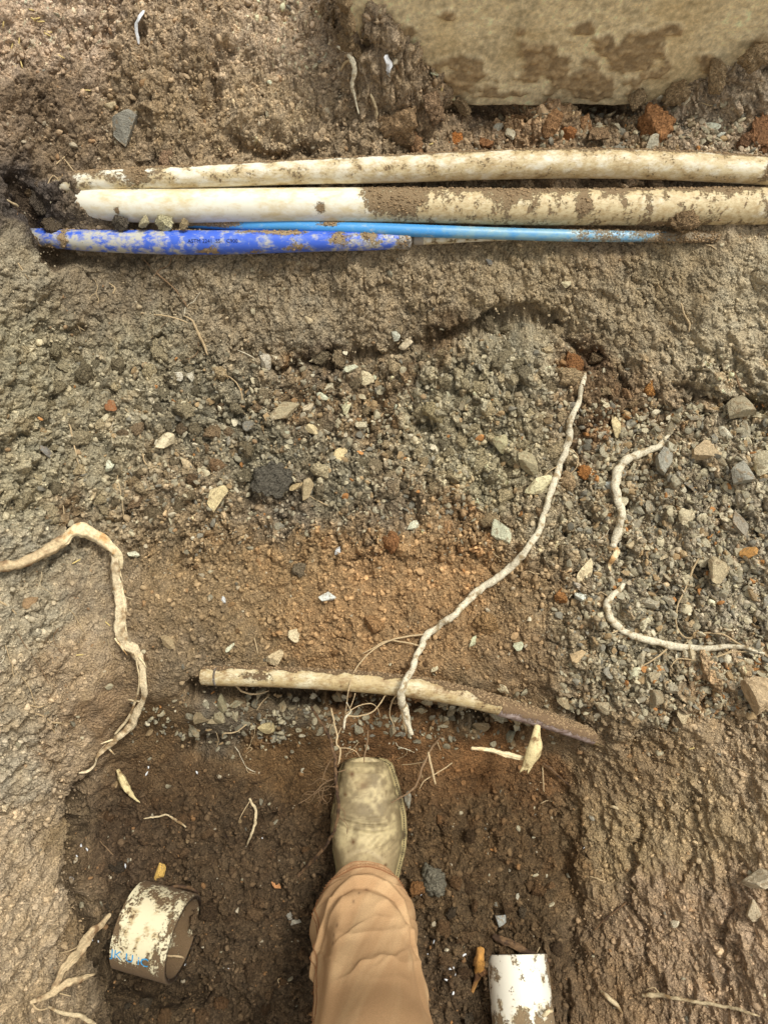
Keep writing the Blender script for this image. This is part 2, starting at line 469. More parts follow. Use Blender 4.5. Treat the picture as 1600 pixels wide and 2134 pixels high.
U = X + 0.75 * Z * np.tanh(X * 2.5); V_ = Y + 0.55 * Z
wu = U + 0.006 * noise(U * 60, V_ * 60, 11) + 0.0016 * noise(U * 260, V_ * 260, 12)
wv = V_ + 0.006 * noise(U * 60 + 5, V_ * 60, 13) + 0.0016 * noise(U * 260, V_ * 260 + 5, 14)
h = 0.010 * fbm(U * 11, V_ * 11, 3, 20) * (1 - .5 * leftb)
smoothw = 1 - 0.55 * backw - .35 * leftb - .25 * rightb
def dome(cs, seed, sharp=1.25):
    f1, f2, cid = voro(wu / cs, wv / cs, seed)
    d = np.sqrt(np.clip(1 - (f1 * sharp) ** 2, 0, 1))
    return d, f2 - f1, cid
def seg_dist(poly, px, py):
    best = np.full(px.shape, 1e9)
    for (ax, ay), (bx, by) in zip(poly[:-1], poly[1:]):
        L2 = (bx - ax) ** 2 + (by - ay) ** 2
        t = np.clip(((px - ax) * (bx - ax) + (py - ay) * (by - ay)) / L2, 0, 1)
        best = np.minimum(best, np.hypot(px - ax - t * (bx - ax), py - ay - t * (by - ay)))
    return best
GROOVES = [([(560, 768), (640, 758), (700, 752), (800, 738), (880, 716), (960, 690), (1040, 662), (1100, 652), (1160, 672), (1195, 705), (1235, 750)], 15, .021),
           ([(1400, 802), (1480, 834), (1540, 846), (1640, 868)], 13, .022), ([(175, 1630), (158, 1700), (154, 1800), (166, 1880), (200, 1980), (246, 2080), (262, 2150)], 14, .032),
           ([(395, 1442), (600, 1446), (800, 1468), (950, 1496), (1090, 1520)], 14, .036), ([(246, 1960), (262, 2030), (340, 2066), (410, 2062)], 26, .040), ([(1176, 1640), (1205, 1720), (1180, 1800), (1202, 1880), (1184, 1960), (1215, 2060)], 16, .010),
           ([(736, 0), (742, 60), (760, 100)], 13, .03), ([(930, 226), (1010, 238), (1100, 236)], 11, .022), ([(1180, 226), (1300, 236), (1330, 225)], 8, .016), ([(40, 380), (70, 440), (130, 540)], 20, .03), ([(95, 536), (200, 546), (300, 540)], 9, .014),
           ([(430, 240), (470, 110)], 16, .018), ([(500, 300), (560, 330), (640, 315)], 12, .016), ([(290, 150), (300, 110), (285, 60)], 12, .014), ([(140, 700), (170, 690), (160, 740)], 8, .014), ([(300, 740), (340, 700)], 7, .014), ([(520, 690), (480, 735), (560, 740)], 7, .010),
           ([(860, 880), (905, 888), (935, 870)], 7, .014), ([(790, 840), (800, 900), (770, 940)], 18, .010), ([(600, 790), (620, 860)], 20, .008), ([(400, 860), (470, 880), (510, 900)], 10, .012), ([(490, 930), (525, 1010), (540, 1060)], 8, .012),
           ([(200, 1090), (260, 1080)], 8, .012), ([(90, 1350), (60, 1280), (30, 1230)], 8, .010), ([(60, 1560), (120, 1600), (130, 1660)], 8, .008), ([(1440, 1640), (1450, 1760), (1420, 1840)], 6, .008), ([(1330, 1700), (1310, 1850), (1350, 2000)], 6, .010), ([(1530, 1870), (1500, 1960)], 9, .012), ([(1300, 1560), (1500, 1440)], 7, .010),
           ([(1000, 2030), (975, 2134)], 9, .022), ([(560, 1840), (600, 1870)], 9, .012), ([(400, 1560), (480, 1540), (560, 1560)], 9, .012), ([(1180, 2050), (1180, 2134)], 8, .012), ([(960, 880), (1010, 900), (1010, 1000)], 6, .010), ([(1450, 1180), (1440, 1290), (1380, 1300)], 9, .012), ([(1330, 960), (1340, 1060), (1330, 1200)], 6, .008)]
gdark = np.zeros_like(X)
GPX = PX + 16 * noise(X * 40, Y * 40, 15) + 7 * noise(X * 110, Y * 110, 16); GPY = PY + 14 * noise(X * 40, Y * 40, 17) + 7 * noise(X * 110, Y * 110, 18)
near = (PX > -100) & (PX < 1700) & (PY > -60) & (PY < 2200)
gsum = np.zeros_like(X)
for poly, w, dep in GROOVES:
    g = np.zeros_like(X); g[near] = np.exp(-(seg_dist(poly, GPX[near], GPY[near]) / w) ** 2)
    gsum += dep * g
    gdark = np.maximum(gdark, g * min(1, dep / .03))
packed = sst(noise(U * 13, V_ * 13, 19) + .4 * noise(U * 40, V_ * 40, 24), -.5, .55)
d1, e1, i1 = dome(0.034, 31)
amp1 = 0.0055 * clay + 0.013 * rub + 0.004 * sand + 0.011 * pit + 0.004 * leftb + 0.006 * rightb + 0.009 * top + 0.001
h += amp1 * (d1 * (0.3 + i1) - 0.5) * smoothw
d2, e2, i2 = dome(0.0145, 37)
amp2 = 0.0032 * clay + 0.0085 * rub + 0.0030 * sand + 0.0078 * pit + 0.0030 * leftb + .0038 * rightb + 0.0042 * top + 0.0014
h += amp2 * (d2 * (0.2 + 1.1 * i2) - 0.5) * smoothw * (.30 + .95 * packed)
h -= 0.0030 * clay * (1 - sst(e2, 0.02, 0.16)) * (i2 > .35)
d3, e3, i3 = dome(0.0068, 41, 1.1)
amp3 = 0.0016 * clay + 0.0036 * rub + 0.0030 * sand + 0.0044 * pit + 0.0022 * leftb + .0026 * rightb + 0.0020 * top + 0.0010
h += amp3 * (d3 * (0.2 + 1.1 * i3) - 0.5) * (.35 + .85 * packed)
d5, e5, i5 = dome(0.022, 47)
h += (.0090 * rub + .006 * pit + .003 * top) * d5 * (i5 > .62) * (i5 - .4) * 1.7
d4, e4, i4 = dome(0.0036, 43, 1.0)
amp4 = 0.0008 + 0.0011 * (rub + sand + pit + top * .5 + leftb * .6 + rightb * .6)
h += amp4 * (d4 * (0.3 + i4) - 0.5) * (1 - .5 * backw)
rg = 1 - np.abs(noise(U * 34, V_ * 34, 50)); h += 0.006 * (rg ** 3 - .35) * (clay * .5 + top + rightb * .8 + .3 * pit + .3 * leftb)
lb2 = (1 - sst(wx, 90, 220)) * sst(wy, 480, 620)
h += lb2 * (.006 * fbm(U * 30, V_ * 30, 4, 155) + .0030 * (d2 * i2 - .3) + .0022 * (d3 * i3 - .3) - .004 * (1 - sst(e1, 0, .2)) * (i1 > .4))
h += 0.004 * fbm(U * 50, V_ * 35, 4, 55) * leftb + 0.003 * fbm(U * 70, V_ * 32, 4, 56) * rightb
gapn = sst(noise(U * 38, V_ * 38, 57), -.1, .5)
h -= gapn * (0.006 * (1 - sst(e1, .0, .16)) * (rub + pit * .6 + top * .6) * sst(i1, .35, .6) + 0.0032 * (1 - sst(e2, .0, .2)) * (rub + pit * .7 + sand * .4 + top * .7) * sst(i2, .3, .6))
h += pit * (0.006 * fbm(U * 26, V_ * 26, 3, 58) + .0030 * fbm(U * 85, V_ * 85, 3, 59)) + (rub + top) * .0030 * fbm(U * 50, V_ * 50, 3, 60)
h = h * (1 - .55 * gdark) - gsum
h *= (0.25 + 0.75 * inside)

# displacement along the surface normal
gxz = np.gradient(Z, gx, axis=0); gyz = np.gradient(Z, gy, axis=1)
nl = 1 / np.sqrt(gxz ** 2 + gyz ** 2 + 1)
NX, NY, NZ = -gxz * nl, -gyz * nl, nl
XD, YD, ZD = X + NX * h, Y + NY * h, Z + NZ * h

# soil colours by place, averages with the shade of small cracks in them: px, py, radius, rgb
CC = [(100, 60, 170, (160, 136, 112)), (100, 200, 120, (104, 84, 64)), (380, 60, 150, (140, 118, 92)), (600, 80, 160, (160, 138, 112)), (350, 230, 150, (132, 110, 82)),
      (560, 230, 150, (150, 128, 98)), (760, 230, 90, (138, 118, 92)), (700, 60, 50, (92, 72, 50)), (60, 420, 90, (66, 58, 52)), (140, 300, 90, (112, 92, 70)), (330, 310, 70, (112, 94, 72)),
      (420, 130, 40, (112, 92, 68)), (900, 240, 90, (146, 122, 94)), (1130, 270, 90, (156, 122, 90)), (1010, 250, 40, (120, 100, 78)), (1500, 180, 130, (148, 130, 106)), (1480, 290, 100, (152, 134, 110)), (1560, 250, 60, (158, 132, 104)),
      (1250, 380, 200, (130, 108, 82)), (760, 380, 200, (130, 110, 84)), (200, 470, 60, (96, 82, 64)),
      (30, 560, 70, (134, 122, 98)), (60, 780, 110, (134, 124, 98)), (250, 600, 110, (116, 102, 80)), (500, 600, 130, (134, 118, 92)), (800, 580, 160, (140, 122, 94)), (1100, 570, 150, (142, 124, 94)),
      (1400, 580, 120, (130, 114, 86)), (1560, 620, 90, (152, 138, 110)), (1300, 650, 110, (138, 122, 94)), (1500, 740, 110, (154, 140, 112)), (650, 690, 110, (130, 116, 92)), (300, 750, 110, (128, 118, 94)),
      (930, 700, 60, (104, 82, 58)), (600, 750, 30, (122, 88, 54)), (680, 750, 60, (92, 76, 58)), (1060, 730, 100, (134, 124, 100)), (940, 850, 130, (136, 126, 100)), (1000, 980, 110, (136, 126, 98)),
      (640, 830, 60, (106, 86, 62)), (780, 850, 60, (110, 88, 62)), (850, 790, 40, (100, 80, 58)), (1230, 750, 50, (100, 74, 52)), (1190, 770, 30, (124, 88, 52)), (1270, 840, 80, (108, 84, 60)), (1250, 900, 50, (112, 84, 58)),
      (1400, 860, 60, (122, 104, 80)), (420, 850, 100, (110, 102, 82)), (560, 960, 90, (106, 98, 78)), (700, 1010, 90, (108, 100, 80)), (200, 950, 110, (128, 118, 94)), (60, 1010, 110, (136, 126, 100)),
      (350, 1050, 100, (122, 104, 78)), (150, 1060, 50, (104, 84, 60)), (600, 1060, 90, (102, 90, 72)), (800, 1080, 80, (106, 92, 72)), (960, 1080, 70, (126, 98, 68)),
      (800, 1180, 120, (142, 108, 72)), (600, 1200, 120, (134, 104, 70)), (420, 1200, 110, (126, 102, 72)), (950, 1200, 120, (140, 106, 70)), (700, 1310, 140, (140, 106, 70)), (900, 1330, 110, (136, 104, 70)),
      (500, 1330, 90, (118, 96, 68)), (400, 1380, 80, (114, 96, 72)), (1080, 1250, 80, (126, 100, 70)), (1050, 1400, 90, (122, 96, 68)), (1150, 1080, 90, (130, 116, 90)), (1180, 1300, 70, (122, 106, 80)),
      (1330, 1000, 120, (128, 112, 86)), (1500, 1050, 120, (136, 124, 102)), (1400, 1200, 130, (126, 114, 92)), (1540, 1250, 90, (146, 134, 112)), (1300, 1400, 120, (124, 112, 88)), (1480, 1420, 60, (148, 118, 86)), (1580, 1400, 70, (150, 130, 100)),
      (1250, 1500, 80, (122, 102, 76)), (1350, 1600, 90, (122, 98, 70)), (60, 1130, 70, (138, 128, 106)), (60, 1280, 90, (142, 130, 106)), (180, 1250, 60, (132, 116, 92)), (150, 1400, 80, (142, 120, 92)), (30, 1450, 90, (142, 126, 100)),
      (200, 1480, 70, (124, 98, 72)), (20, 1600, 90, (150, 136, 112)), (130, 1560, 60, (148, 126, 98)), (40, 1750, 110, (154, 134, 106)), (40, 1950, 120, (150, 130, 102)), (90, 2100, 110, (140, 120, 92)), (130, 1750, 60, (128, 106, 76)), (160, 1950, 50, (130, 106, 76)),
      (320, 1540, 80, (96, 72, 46)), (600, 1480, 90, (88, 76, 58)), (450, 1510, 60, (92, 82, 66)), (600, 1570, 120, (100, 72, 42)), (800, 1530, 110, (108, 74, 42)), (1000, 1580, 120, (118, 80, 44)), (1130, 1620, 50, (120, 84, 50)), (1000, 1490, 90, (98, 84, 62)),
      (350, 1620, 110, (94, 70, 46)), (250, 1750, 120, (92, 70, 50)), (500, 1760, 140, (94, 72, 50)), (1000, 1720, 130, (104, 78, 50)), (1000, 1900, 150, (102, 78, 52)), (550, 1950, 150, (94, 72, 50)), (300, 2080, 120, (88, 68, 46)),
      (500, 2100, 150, (98, 76, 54)), (900, 2050, 120, (96, 74, 52)), (1180, 1800, 60, (112, 84, 54)), (1190, 2050, 70, (106, 82, 58)), (1300, 1750, 80, (134, 112, 80)), (1450, 1700, 120, (142, 120, 88)), (1550, 1600, 90, (144, 122, 94)), (1400, 1950, 120, (140, 114, 88)), (1550, 1950, 110, (148, 122, 96)), (1300, 2080, 80, (118, 92, 66)), (1500, 2100, 110, (144, 118, 92))]
CCa = np.array([(a, b, c) for a, b, c, _ in CC], float); CCc = np.array([lin(c) for *_, c in CC])

def soil_colour(px, py, u, v):
    px = px + 30 * noise(u * 18, v * 18, 61) + 22 * noise(u * 60, v * 60, 62)
    py = py + 30 * noise(u * 18, v * 18 + 7, 63) + 22 * noise(u * 60, v * 60 + 7, 64)
    sw = np.full(px.shape, 1e-6); C = np.zeros(px.shape + (3,)); C += 1e-6 * np.array([.17, .14, .10])
    for (a, b, r), c in zip(CCa, CCc):
        d2 = ((px - a) ** 2 + (py - b) ** 2) / (0.62 * r) ** 2
        w = 1 / (0.12 + d2) ** 2.2
        sw += w; C += w[..., None] * c
    return C / sw[..., None]

sub = (slice(None, None, 3), slice(None, None, 3))
def up3(Cs):
    a = np.stack([np.interp(np.arange(len(gx)), np.arange(0, len(gx), 3), Cs[:, k]) for k in range(Cs.shape[1])], 1)
    return np.stack([np.interp(np.arange(len(gy)), np.arange(0, len(gy), 3), a[k]) for k in range(len(gx))], 0)
Csub = soil_colour(PX[sub], PY[sub], U[sub], V_[sub])
Ccol = np.stack([up3(Csub[..., k]) for k in range(3)], -1)
ALB = 1.5                               # the sheet is drawn from averages that already hold the dark of its cracks
vary = 1 + 0.16 * fbm(U * 30, V_ * 30, 4, 70) + 0.30 * (i2 - .5) * (rub + .4 * pit + .35 * clay + .4 * sand + .4 * top) + 0.34 * (i3 - .5) + 0.34 * (i4 - .5) + .5 * (i4 > .95) * (top + rub + rightb * .7 + leftb * .7 + sand * .5)
tint = noise(U * 45, V_ * 45, 75)
rust = sst(noise(U * 25, V_ * 25, 76), .5, .8) * (rub * .3 + pit * .25 + top * .2 + rightb * .2)
rust = np.maximum(rust, (i2 > .95) * .4 * (rub + pit * .6))
Ccol *= np.clip(vary, .4, 1.9)[..., None] * ALB
Ccol[..., 0] *= 1 + .05 * tint; Ccol[..., 2] *= 1 - .08 * tint
Ccol = Ccol * (1 - rust[..., None]) + rust[..., None] * (Ccol * np.array([1.12, .86, .62]))
# dry pale crust on the left bank
crust = (leftb * (1 - sst(wy, 1600, 1750)) + .25 * top) * sst(fbm(U * 22, V_ * 22, 4, 80), .05, .6)
Ccol += crust[..., None] * np.array([.035, .033, .026])
groove_shade = sst(gdark, .25, .9)[..., None] * .55; Ccol = Ccol * (1 - groove_shade) + groove_shade * lin((96, 74, 52))  # grooves also darkened in the soil colour, standing in for shade
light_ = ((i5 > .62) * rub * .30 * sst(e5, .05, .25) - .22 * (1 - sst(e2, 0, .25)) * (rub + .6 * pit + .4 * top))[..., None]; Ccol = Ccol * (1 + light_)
grey_ = Ccol.mean(-1, keepdims=True); Ccol = grey_ + (Ccol - grey_) * .86; Ccol[..., 0] *= 1.0; Ccol[..., 1] *= .985; Ccol[..., 2] *= .92
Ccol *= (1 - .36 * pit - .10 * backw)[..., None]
redw = sst(Ccol[..., 0] / (Ccol[..., 1] + 1e-6), 1.25, 1.65)
Ccol[..., 0] *= 1 - .045 * redw; Ccol[..., 1] *= 1 + .01 * redw; Ccol[..., 2] *= 1 - .03 * redw
Ccol = np.clip(Ccol, .015, .7)
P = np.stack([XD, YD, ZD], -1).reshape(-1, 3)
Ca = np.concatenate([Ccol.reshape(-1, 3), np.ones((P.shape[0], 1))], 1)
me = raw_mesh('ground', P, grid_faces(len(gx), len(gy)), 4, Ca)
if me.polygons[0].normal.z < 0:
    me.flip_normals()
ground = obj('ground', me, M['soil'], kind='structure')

# look-ups on the finished sheet
def bil(A, x, y):
    x = np.asarray(x, float); y = np.asarray(y, float)
    fi = np.clip(np.interp(x, gx, np.arange(len(gx))), 0, len(gx) - 1.001)
    fj = np.clip(np.interp(y, gy, np.arange(len(gy))), 0, len(gy) - 1.001)
    i = fi.astype(int); j = fj.astype(int); a = fi - i; b = fj - j
    return (A[i, j] * (1 - a) * (1 - b) + A[i + 1, j] * a * (1 - b) + A[i, j + 1] * (1 - a) * b + A[i + 1, j + 1] * a * b)
def boxblur(A, r):
    for ax in (0, 1):
        c = np.cumsum(np.insert(A, 0, 0, axis=ax), axis=ax)
        n = A.shape[ax]
        hi = np.clip(np.arange(n) + r + 1, 0, n); lo = np.clip(np.arange(n) - r, 0, n)
        A = (np.take(c, hi, ax) - np.take(c, lo, ax)) / (hi - lo).reshape((-1, 1) if ax == 0 else (1, -1))
    return A
ZS = boxblur(ZD, 5)                      # sheet height with only its larger lumps

def surf(px, py):
    t = np.linspace(0, 1, 420)
    d = np.array([px - 800, F * math.sin(TH) + (1067 - py) * math.cos(TH), -F * math.cos(TH) + (1067 - py) * math.sin(TH)])
    s = (t * 0.75 + 0.5) * CZ / -d[2]
    Xr, Yr, Zr = d[0] * s, d[1] * s, CZ + d[2] * s
    dz = Zr - bil(ZS, Xr, Yr)
    k = int(np.argmax(dz < 0)) if (dz < 0).any() else len(t) - 1
    return np.array([Xr[k], Yr[k], Zr[k]])
def snorm(p):
    return np.array([float(bil(NX, p[0], p[1])), float(bil(NY, p[0], p[1])), float(bil(NZ, p[0], p[1]))])

# ---------------------------------------------------------------- concrete footing
fp = unproj(1100, 222, .435); yf = fp[1]
x0 = unproj(738, 200, .44)[0]
nu, nv = 620, 260
uu = np.linspace(0, 1, nu)[:, None]; vv = np.linspace(0, 1, nv)[None, :]
kv = [0, .10, .16, .62, .66, .78, .80, 1]
prof_y = np.interp(vv, kv, [yf + .10, yf + .012, yf, yf + .014, yf + .03, yf + .75, yf + .75, yf + .12])
prof_z = np.interp(vv, kv, [.425, .428, .438, .70, .712, .715, .40, .40])
GX = x0 + uu * 1.6 + 0 * vv; GY = prof_y + 0 * uu; GZ = prof_z + 0 * uu
nn = fbm(GX * 9, GZ * 9 + GY * 2, 4, 90); face = sst(vv, .1, .2) * (1 - sst(vv, .60, .66)) + 0 * uu
GXp, GYp = proj(GX, GY, GZ)
blob = np.zeros_like(GX)
for (a, b, hw, hh) in [(1130, 130, 70, 60), (1300, 112, 120, 62), (1230, 170, 120, 40), (950, 170, 100, 40), (960, 130, 50, 30), (880, 165, 60, 50), (1170, 165, 40, 20), (1060, 195, 120, 12), (1590, 100, 40, 30), (760, 90, 30, 60), (850, 60, 14, 14), (1330, 90, 50, 40), (830, 200, 60, 30), (1400, 60, 30, 20), (1090, 60, 20, 16), (930, 30, 26, 12), (1480, 130, 40, 26), (1220, 60, 40, 20)]:
    blob = np.maximum(blob, np.exp(-((GXp - a) / hw) ** 2 - ((GYp - b) / hh) ** 2))
stuck = sst(blob + .42 * fbm(GX * 34, GZ * 34, 5, 93), .50, .74)
f1_, f2_, ic_ = voro(GX / .008, GZ / .008, 95)
GY = GY - face * (0.0022 * nn + 0.0008 * fbm(GX * 90, GZ * 90, 3, 91) + stuck * (.002 + .005 * (1 - f1_) * ic_))
GZ = GZ + (1 - sst(vv, .1, .2)) * (.007 * fbm(GX * 16, GX * 3, 4, 96)) 
GX = GX + (uu < .004) * 0.004 * fbm(GZ * 20, GY * 20, 3, 97)
cc = lin((200, 182, 142)) * 1.42 * np.clip(1 + .24 * fbm(GX * 14, GZ * 14, 4, 98) + .34 * fbm(GX * 110, GZ * 110, 4, 99), .35, 1.5)[..., None]
tan_ = sst(fbm(GX * 6, GZ * 6, 3, 101), .0, .6)[..., None]
cc = cc * (1 - .4 * tan_) + .4 * tan_ * lin((206, 176, 118))
cc = cc * (1 - stuck[..., None]) + stuck[..., None] * lin((146, 124, 90)) * (1.0 + .8 * ic_[..., None])
PV = np.stack([GX, GY, GZ], -1)
base_p = np.array([x0 + .8, yf + .3, .425])
foot_o = None
me = raw_mesh('concrete_footing', PV.reshape(-1, 3), grid_faces(nu, nv, wrap=True), 4, np.concatenate([np.clip(cc, .02, .95).reshape(-1, 3), np.ones((nu * nv, 1))], 1))
import bmesh
bm = bmesh.new(); bm.from_mesh(me); bm.verts.ensure_lookup_table()
for c_ in (0, nu - 1):
    vs = [bm.verts[c_ * nv + k] for k in range(nv)]
    ctr = bm.verts.new(Vector((vs[0].co.x, yf + .3, .58))); bm.verts.ensure_lookup_table()
    for k in range(nv): bm.faces.new((vs[k], vs[(k + 1) % nv], ctr))
bmesh.ops.recalc_face_normals(bm, faces=bm.faces)
bm.to_mesh(me); bm.free()
foot_o = obj('concrete_footing', me, M['concrete'], label='rough tan concrete footing with patches of soil stuck to its face, above the pipes', cat='footing')

# ---------------------------------------------------------------- tubes
def spline(P, n):
    P = np.asarray(P, float)
    k = len(P)
    if k == 2:
        t = np.linspace(0, 1, n)[:, None]
        return P[0] * (1 - t) + P[1] * t
    d = np.append(0, np.cumsum(np.linalg.norm(np.diff(P[:, :3], axis=0), axis=1) ** 0.6 + 1e-9))
    s = np.linspace(0, d[-1], n)
    out = np.zeros((n, P.shape[1]))
    m = np.gradient(P, d, axis=0)
    idx = np.clip(np.searchsorted(d, s, side='right') - 1, 0, k - 2)
    hh = d[idx + 1] - d[idx]; t = ((s - d[idx]) / hh)[:, None]; hh = hh[:, None]
    return (2*t**3-3*t**2+1)*P[idx] + (t**3-2*t**2+t)*hh*m[idx] + (-2*t**3+3*t**2)*P[idx+1] + (t**3-t**2)*hh*m[idx+1]

def frames(C):
    T = np.gradient(C, axis=0); T /= np.linalg.norm(T, axis=1)[:, None] + 1e-12
    up = np.array([0, 0, 1.0])
    A = np.cross(T, up); bad = np.linalg.norm(A, axis=1) < .05
    A[bad] = np.array([1.0, 0, 0]); A /= np.linalg.norm(A, axis=1)[:, None]
    B = np.cross(A, T)
    return T, A, B

def tube_mesh(name, C, r, sides=10, flat=1.0, rough=0.0, seed=1, cap=True, colfn=None, twist=0.0, ridges=0.0):
    """C n x 3 centres, r n radii"""
    n = len(C)
    s = np.append(0, np.cumsum(np.linalg.norm(np.diff(C, axis=0), axis=1)))
    if rough > 0:
        rm = float(r.mean()); k1 = s / (rm * 9); k2 = s / (rm * 3.2); w_ = np.minimum(1, np.minimum(s, s[-1] - s) / (rm * 4 + 1e-6))
        jit = np.stack([noise(k1, k1 * 0 + seed * 7.7 + a_, 500 + a_) * .75 + noise(k2, k2 * 0 + seed * 3.1 + a_, 510 + a_) * .28 for a_ in range(3)], 1)
        C = C + jit * (r * w_ * min(1.0, rough * 5))[:, None]
        r = r * (1 + .9 * rough * noise(s / (rm * 4), s * 0 + seed * 2.3, 520) + .5 * rough * noise(s / (rm * 1.4), s * 0 + seed, 521))
    T, A, B = frames(C)
    ang = np.linspace(0, 2 * math.pi, sides, endpoint=False)
    S2, G2 = np.meshgrid(s, ang, indexing='ij')
    rr = r[:, None] * (1 + rough * (noise(S2 / (r.mean() * 2.2) + seed * 3.1, 1.3 * np.cos(G2) + seed, seed) + .6 * noise(S2 / (r.mean() * .8), 2 * np.sin(G2) + 3, seed + 1)))
    if ridges: rr = rr * (1 + ridges * noise(np.cos(G2) * 2.5 + seed, np.sin(G2) * 2.5 + S2 / (r.mean() * 14), 530) + ridges * .5 * noise(np.cos(G2) * 5 + seed, np.sin(G2) * 5 + S2 / (r.mean() * 9), 531))
    ca = np.cos(G2); sa = np.sin(G2) * flat
    ct, st = np.cos(twist * s)[:, None], np.sin(twist * s)[:, None]
    a = ca * ct - sa * st; b = ca * st + sa * ct
    V = C[:, None, :] + rr[..., None] * (a[..., None] * A[:, None, :] + b[..., None] * B[:, None, :])
    V = V.reshape(-1, 3)
    q = grid_faces(n, sides, wrap=True)
    me = bpy.data.meshes.new(name)
    faces = q
    Cc = None
    if colfn is not None:
        Cc = colfn(S2, G2)
    if cap:
        V = np.vstack([V, C[0] - T[0] * r[0] * .4, C[-1] + T[-1] * r[-1] * .4])
        k = np.arange(sides); k2 = (k + 1) % sides
        a0 = np.stack([np.full(sides, n * sides), k2, k, k], -1)
        a1 = np.stack([np.full(sides, n * sides + 1), (n - 1) * sides + k, (n - 1) * sides + k2, (n - 1) * sides + k2], -1)
        # triangles as their own list
        me.from_pydata([], [], [])
        loops = np.concatenate([q.ravel(), a0[:, :3].ravel(), a1[:, :3].ravel()]).astype(np.int32)
        tot = np.concatenate([np.full(len(q), 4), np.full(2 * sides, 3)]).astype(np.int32)
        st_ = np.append(0, np.cumsum(tot)[:-1]).astype(np.int32)
        me.vertices.add(len(V)); me.vertices.foreach_set('co', V.astype(np.float32).ravel())
        me.loops.add(len(loops)); me.loops.foreach_set('vertex_index', loops)
        me.polygons.add(len(tot)); me.polygons.foreach_set('loop_start', st_); me.polygons.foreach_set('loop_total', tot)
        me.polygons.foreach_set('use_smooth', np.full(len(tot), True))
        if Cc is not None:
            Cc = np.vstack([Cc.reshape(-1, 4), Cc[0, 0], Cc[-1, 0]])
            set_col(me, Cc)
        me.update(calc_edges=True)
        return me
    return raw_mesh(name, V, q, 4, None if Cc is None else Cc.reshape(-1, 4))

def path(pts, lift=0.0, dens=1.0):
    """pts: (px, py, radius px[, lift or ('z', height)]) -> centres, radii"""
    out = []
    for p in pts:
        px, py, r = p[:3]
        lf = p[3] if len(p) > 3 else lift
        if isinstance(lf, tuple):
            q = unproj(px, py, lf[1])
        else:
            q = surf(px, py)
            rm = r * pxm(q)
            # step back towards the camera, so the root stays where the photo has it but clears the soil
            d = np.array([0, 0, CZ]) - q; d /= np.linalg.norm(d)
            q = q + d * (lf + rm * .6)
        out.append([*q, r * .78 * pxm(q)])
    out = np.array(out)
    L = np.linalg.norm(np.diff(out[:, :3], axis=0), axis=1).sum()
    n = max(4, int(L / (0.003) * dens))
    sp = spline(out, n)
    return sp[:, :3], np.maximum(sp[:, 3], 0.00025)

# ---------------------------------------------------------------- pipes
PIPES = []
def pipe(name, pts, mat, dirt, label, cat='pipe', hollow=None, sides=72, ovals=1.0, bumps=None, bell=None):
    """pts (px, py, r px, z). dirt(px along, t across the visible side: 0 far edge .. 1 near edge) -> dirt, stain, scuff"""
    out = []
    for px, py, r, z in pts:
        q = unproj(px, py, z); out.append([*q, r * pxm(q), px])
    sp = spline(out, int(np.linalg.norm(np.array(out[-1])[:3] - np.array(out[0])[:3]) / .0022))
    C, r, pxs = sp[:, :3], sp[:, 3], sp[:, 4]
    if bell is not None: r = r * bell(pxs)
    T, A, B = frames(C)
    def cf(S2, G2):
        # G2: 0 = A (T x up = towards the viewer for a pipe running to the right), pi/2 = up
        ph = np.degrees(G2)
        t = ((140 - ph + 180) % 360 - 180) / 180.0
        P2 = np.repeat(pxs[:, None], G2.shape[1], 1)
        d, s_, sc_ = dirt(P2, t, S2)
        return np.stack([d, s_, sc_, np.ones_like(d)], -1)
    me = tube_mesh(name, C, r, sides, cap=hollow is None, colfn=cf)
    root = empty(name, C[len(C) // 2] - np.array([0, 0, r.mean()]), label, cat)
    o = obj('pipe_wall', shift(me, root), mat, root)
    PIPES.append((C, r, pxs, dirt))
    return root, C, r, pxs

def d_upper(px, t, s):
    n = fbm(px / 40, t * 3, 4, 110)
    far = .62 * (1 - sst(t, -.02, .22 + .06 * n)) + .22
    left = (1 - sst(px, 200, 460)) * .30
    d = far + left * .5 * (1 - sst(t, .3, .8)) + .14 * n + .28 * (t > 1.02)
    d = d + .5 * np.exp(-((px - 290) / 22) ** 2 - ((t - .35) / .35) ** 2) + .55 * np.exp(-((px - 1590) / 10) ** 2 - ((t - .5) / .2) ** 2)
    d = d + .10 + .10 * fbm(px / 9, t * 9, 3, 111) + .3 * (1 - sst(px, 90, 150))
    st = .48 + .10 * sst(px, 700, 1000) + .16 * n + .1 * t
    return d, st, .42 + .14 * n + .05 * sst(px, 600, 1100)
def d_lower(px, t, s):
    n = fbm(px / 26, t * 2.5, 4, 120); n2 = fbm(px / 70, t, 3, 121)
    pq = px + 45 * fbm(px / 30, t * 4, 3, 124); r = sst(pq, 700, 840)
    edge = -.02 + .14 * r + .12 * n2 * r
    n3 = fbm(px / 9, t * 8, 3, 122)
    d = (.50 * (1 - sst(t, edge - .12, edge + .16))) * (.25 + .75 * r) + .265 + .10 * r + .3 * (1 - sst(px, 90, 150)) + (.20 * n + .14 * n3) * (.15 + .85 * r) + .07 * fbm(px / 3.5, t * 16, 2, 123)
    for (a, b, w, hh, k) in [(830, .42, 55, .22, .55), (1205, .45, 16, .16, .6), (1060, .22, 40, .25, .5), (780, .15, 20, .3, .5), (670, .55, 10, .1, .5), (255, .62, 5, .08, .5), (1400, .92, 60, .15, .5), (155, .05, 10, .2, .5)]:
        d = d + k * np.exp(-((px - a) / w) ** 2 - ((t - b) / hh) ** 2)
    st = .18 + .34 * r + .16 * n2 + .10 * (t < .2)
    return d, st + .22, .28 + .20 * r + .10 * n3
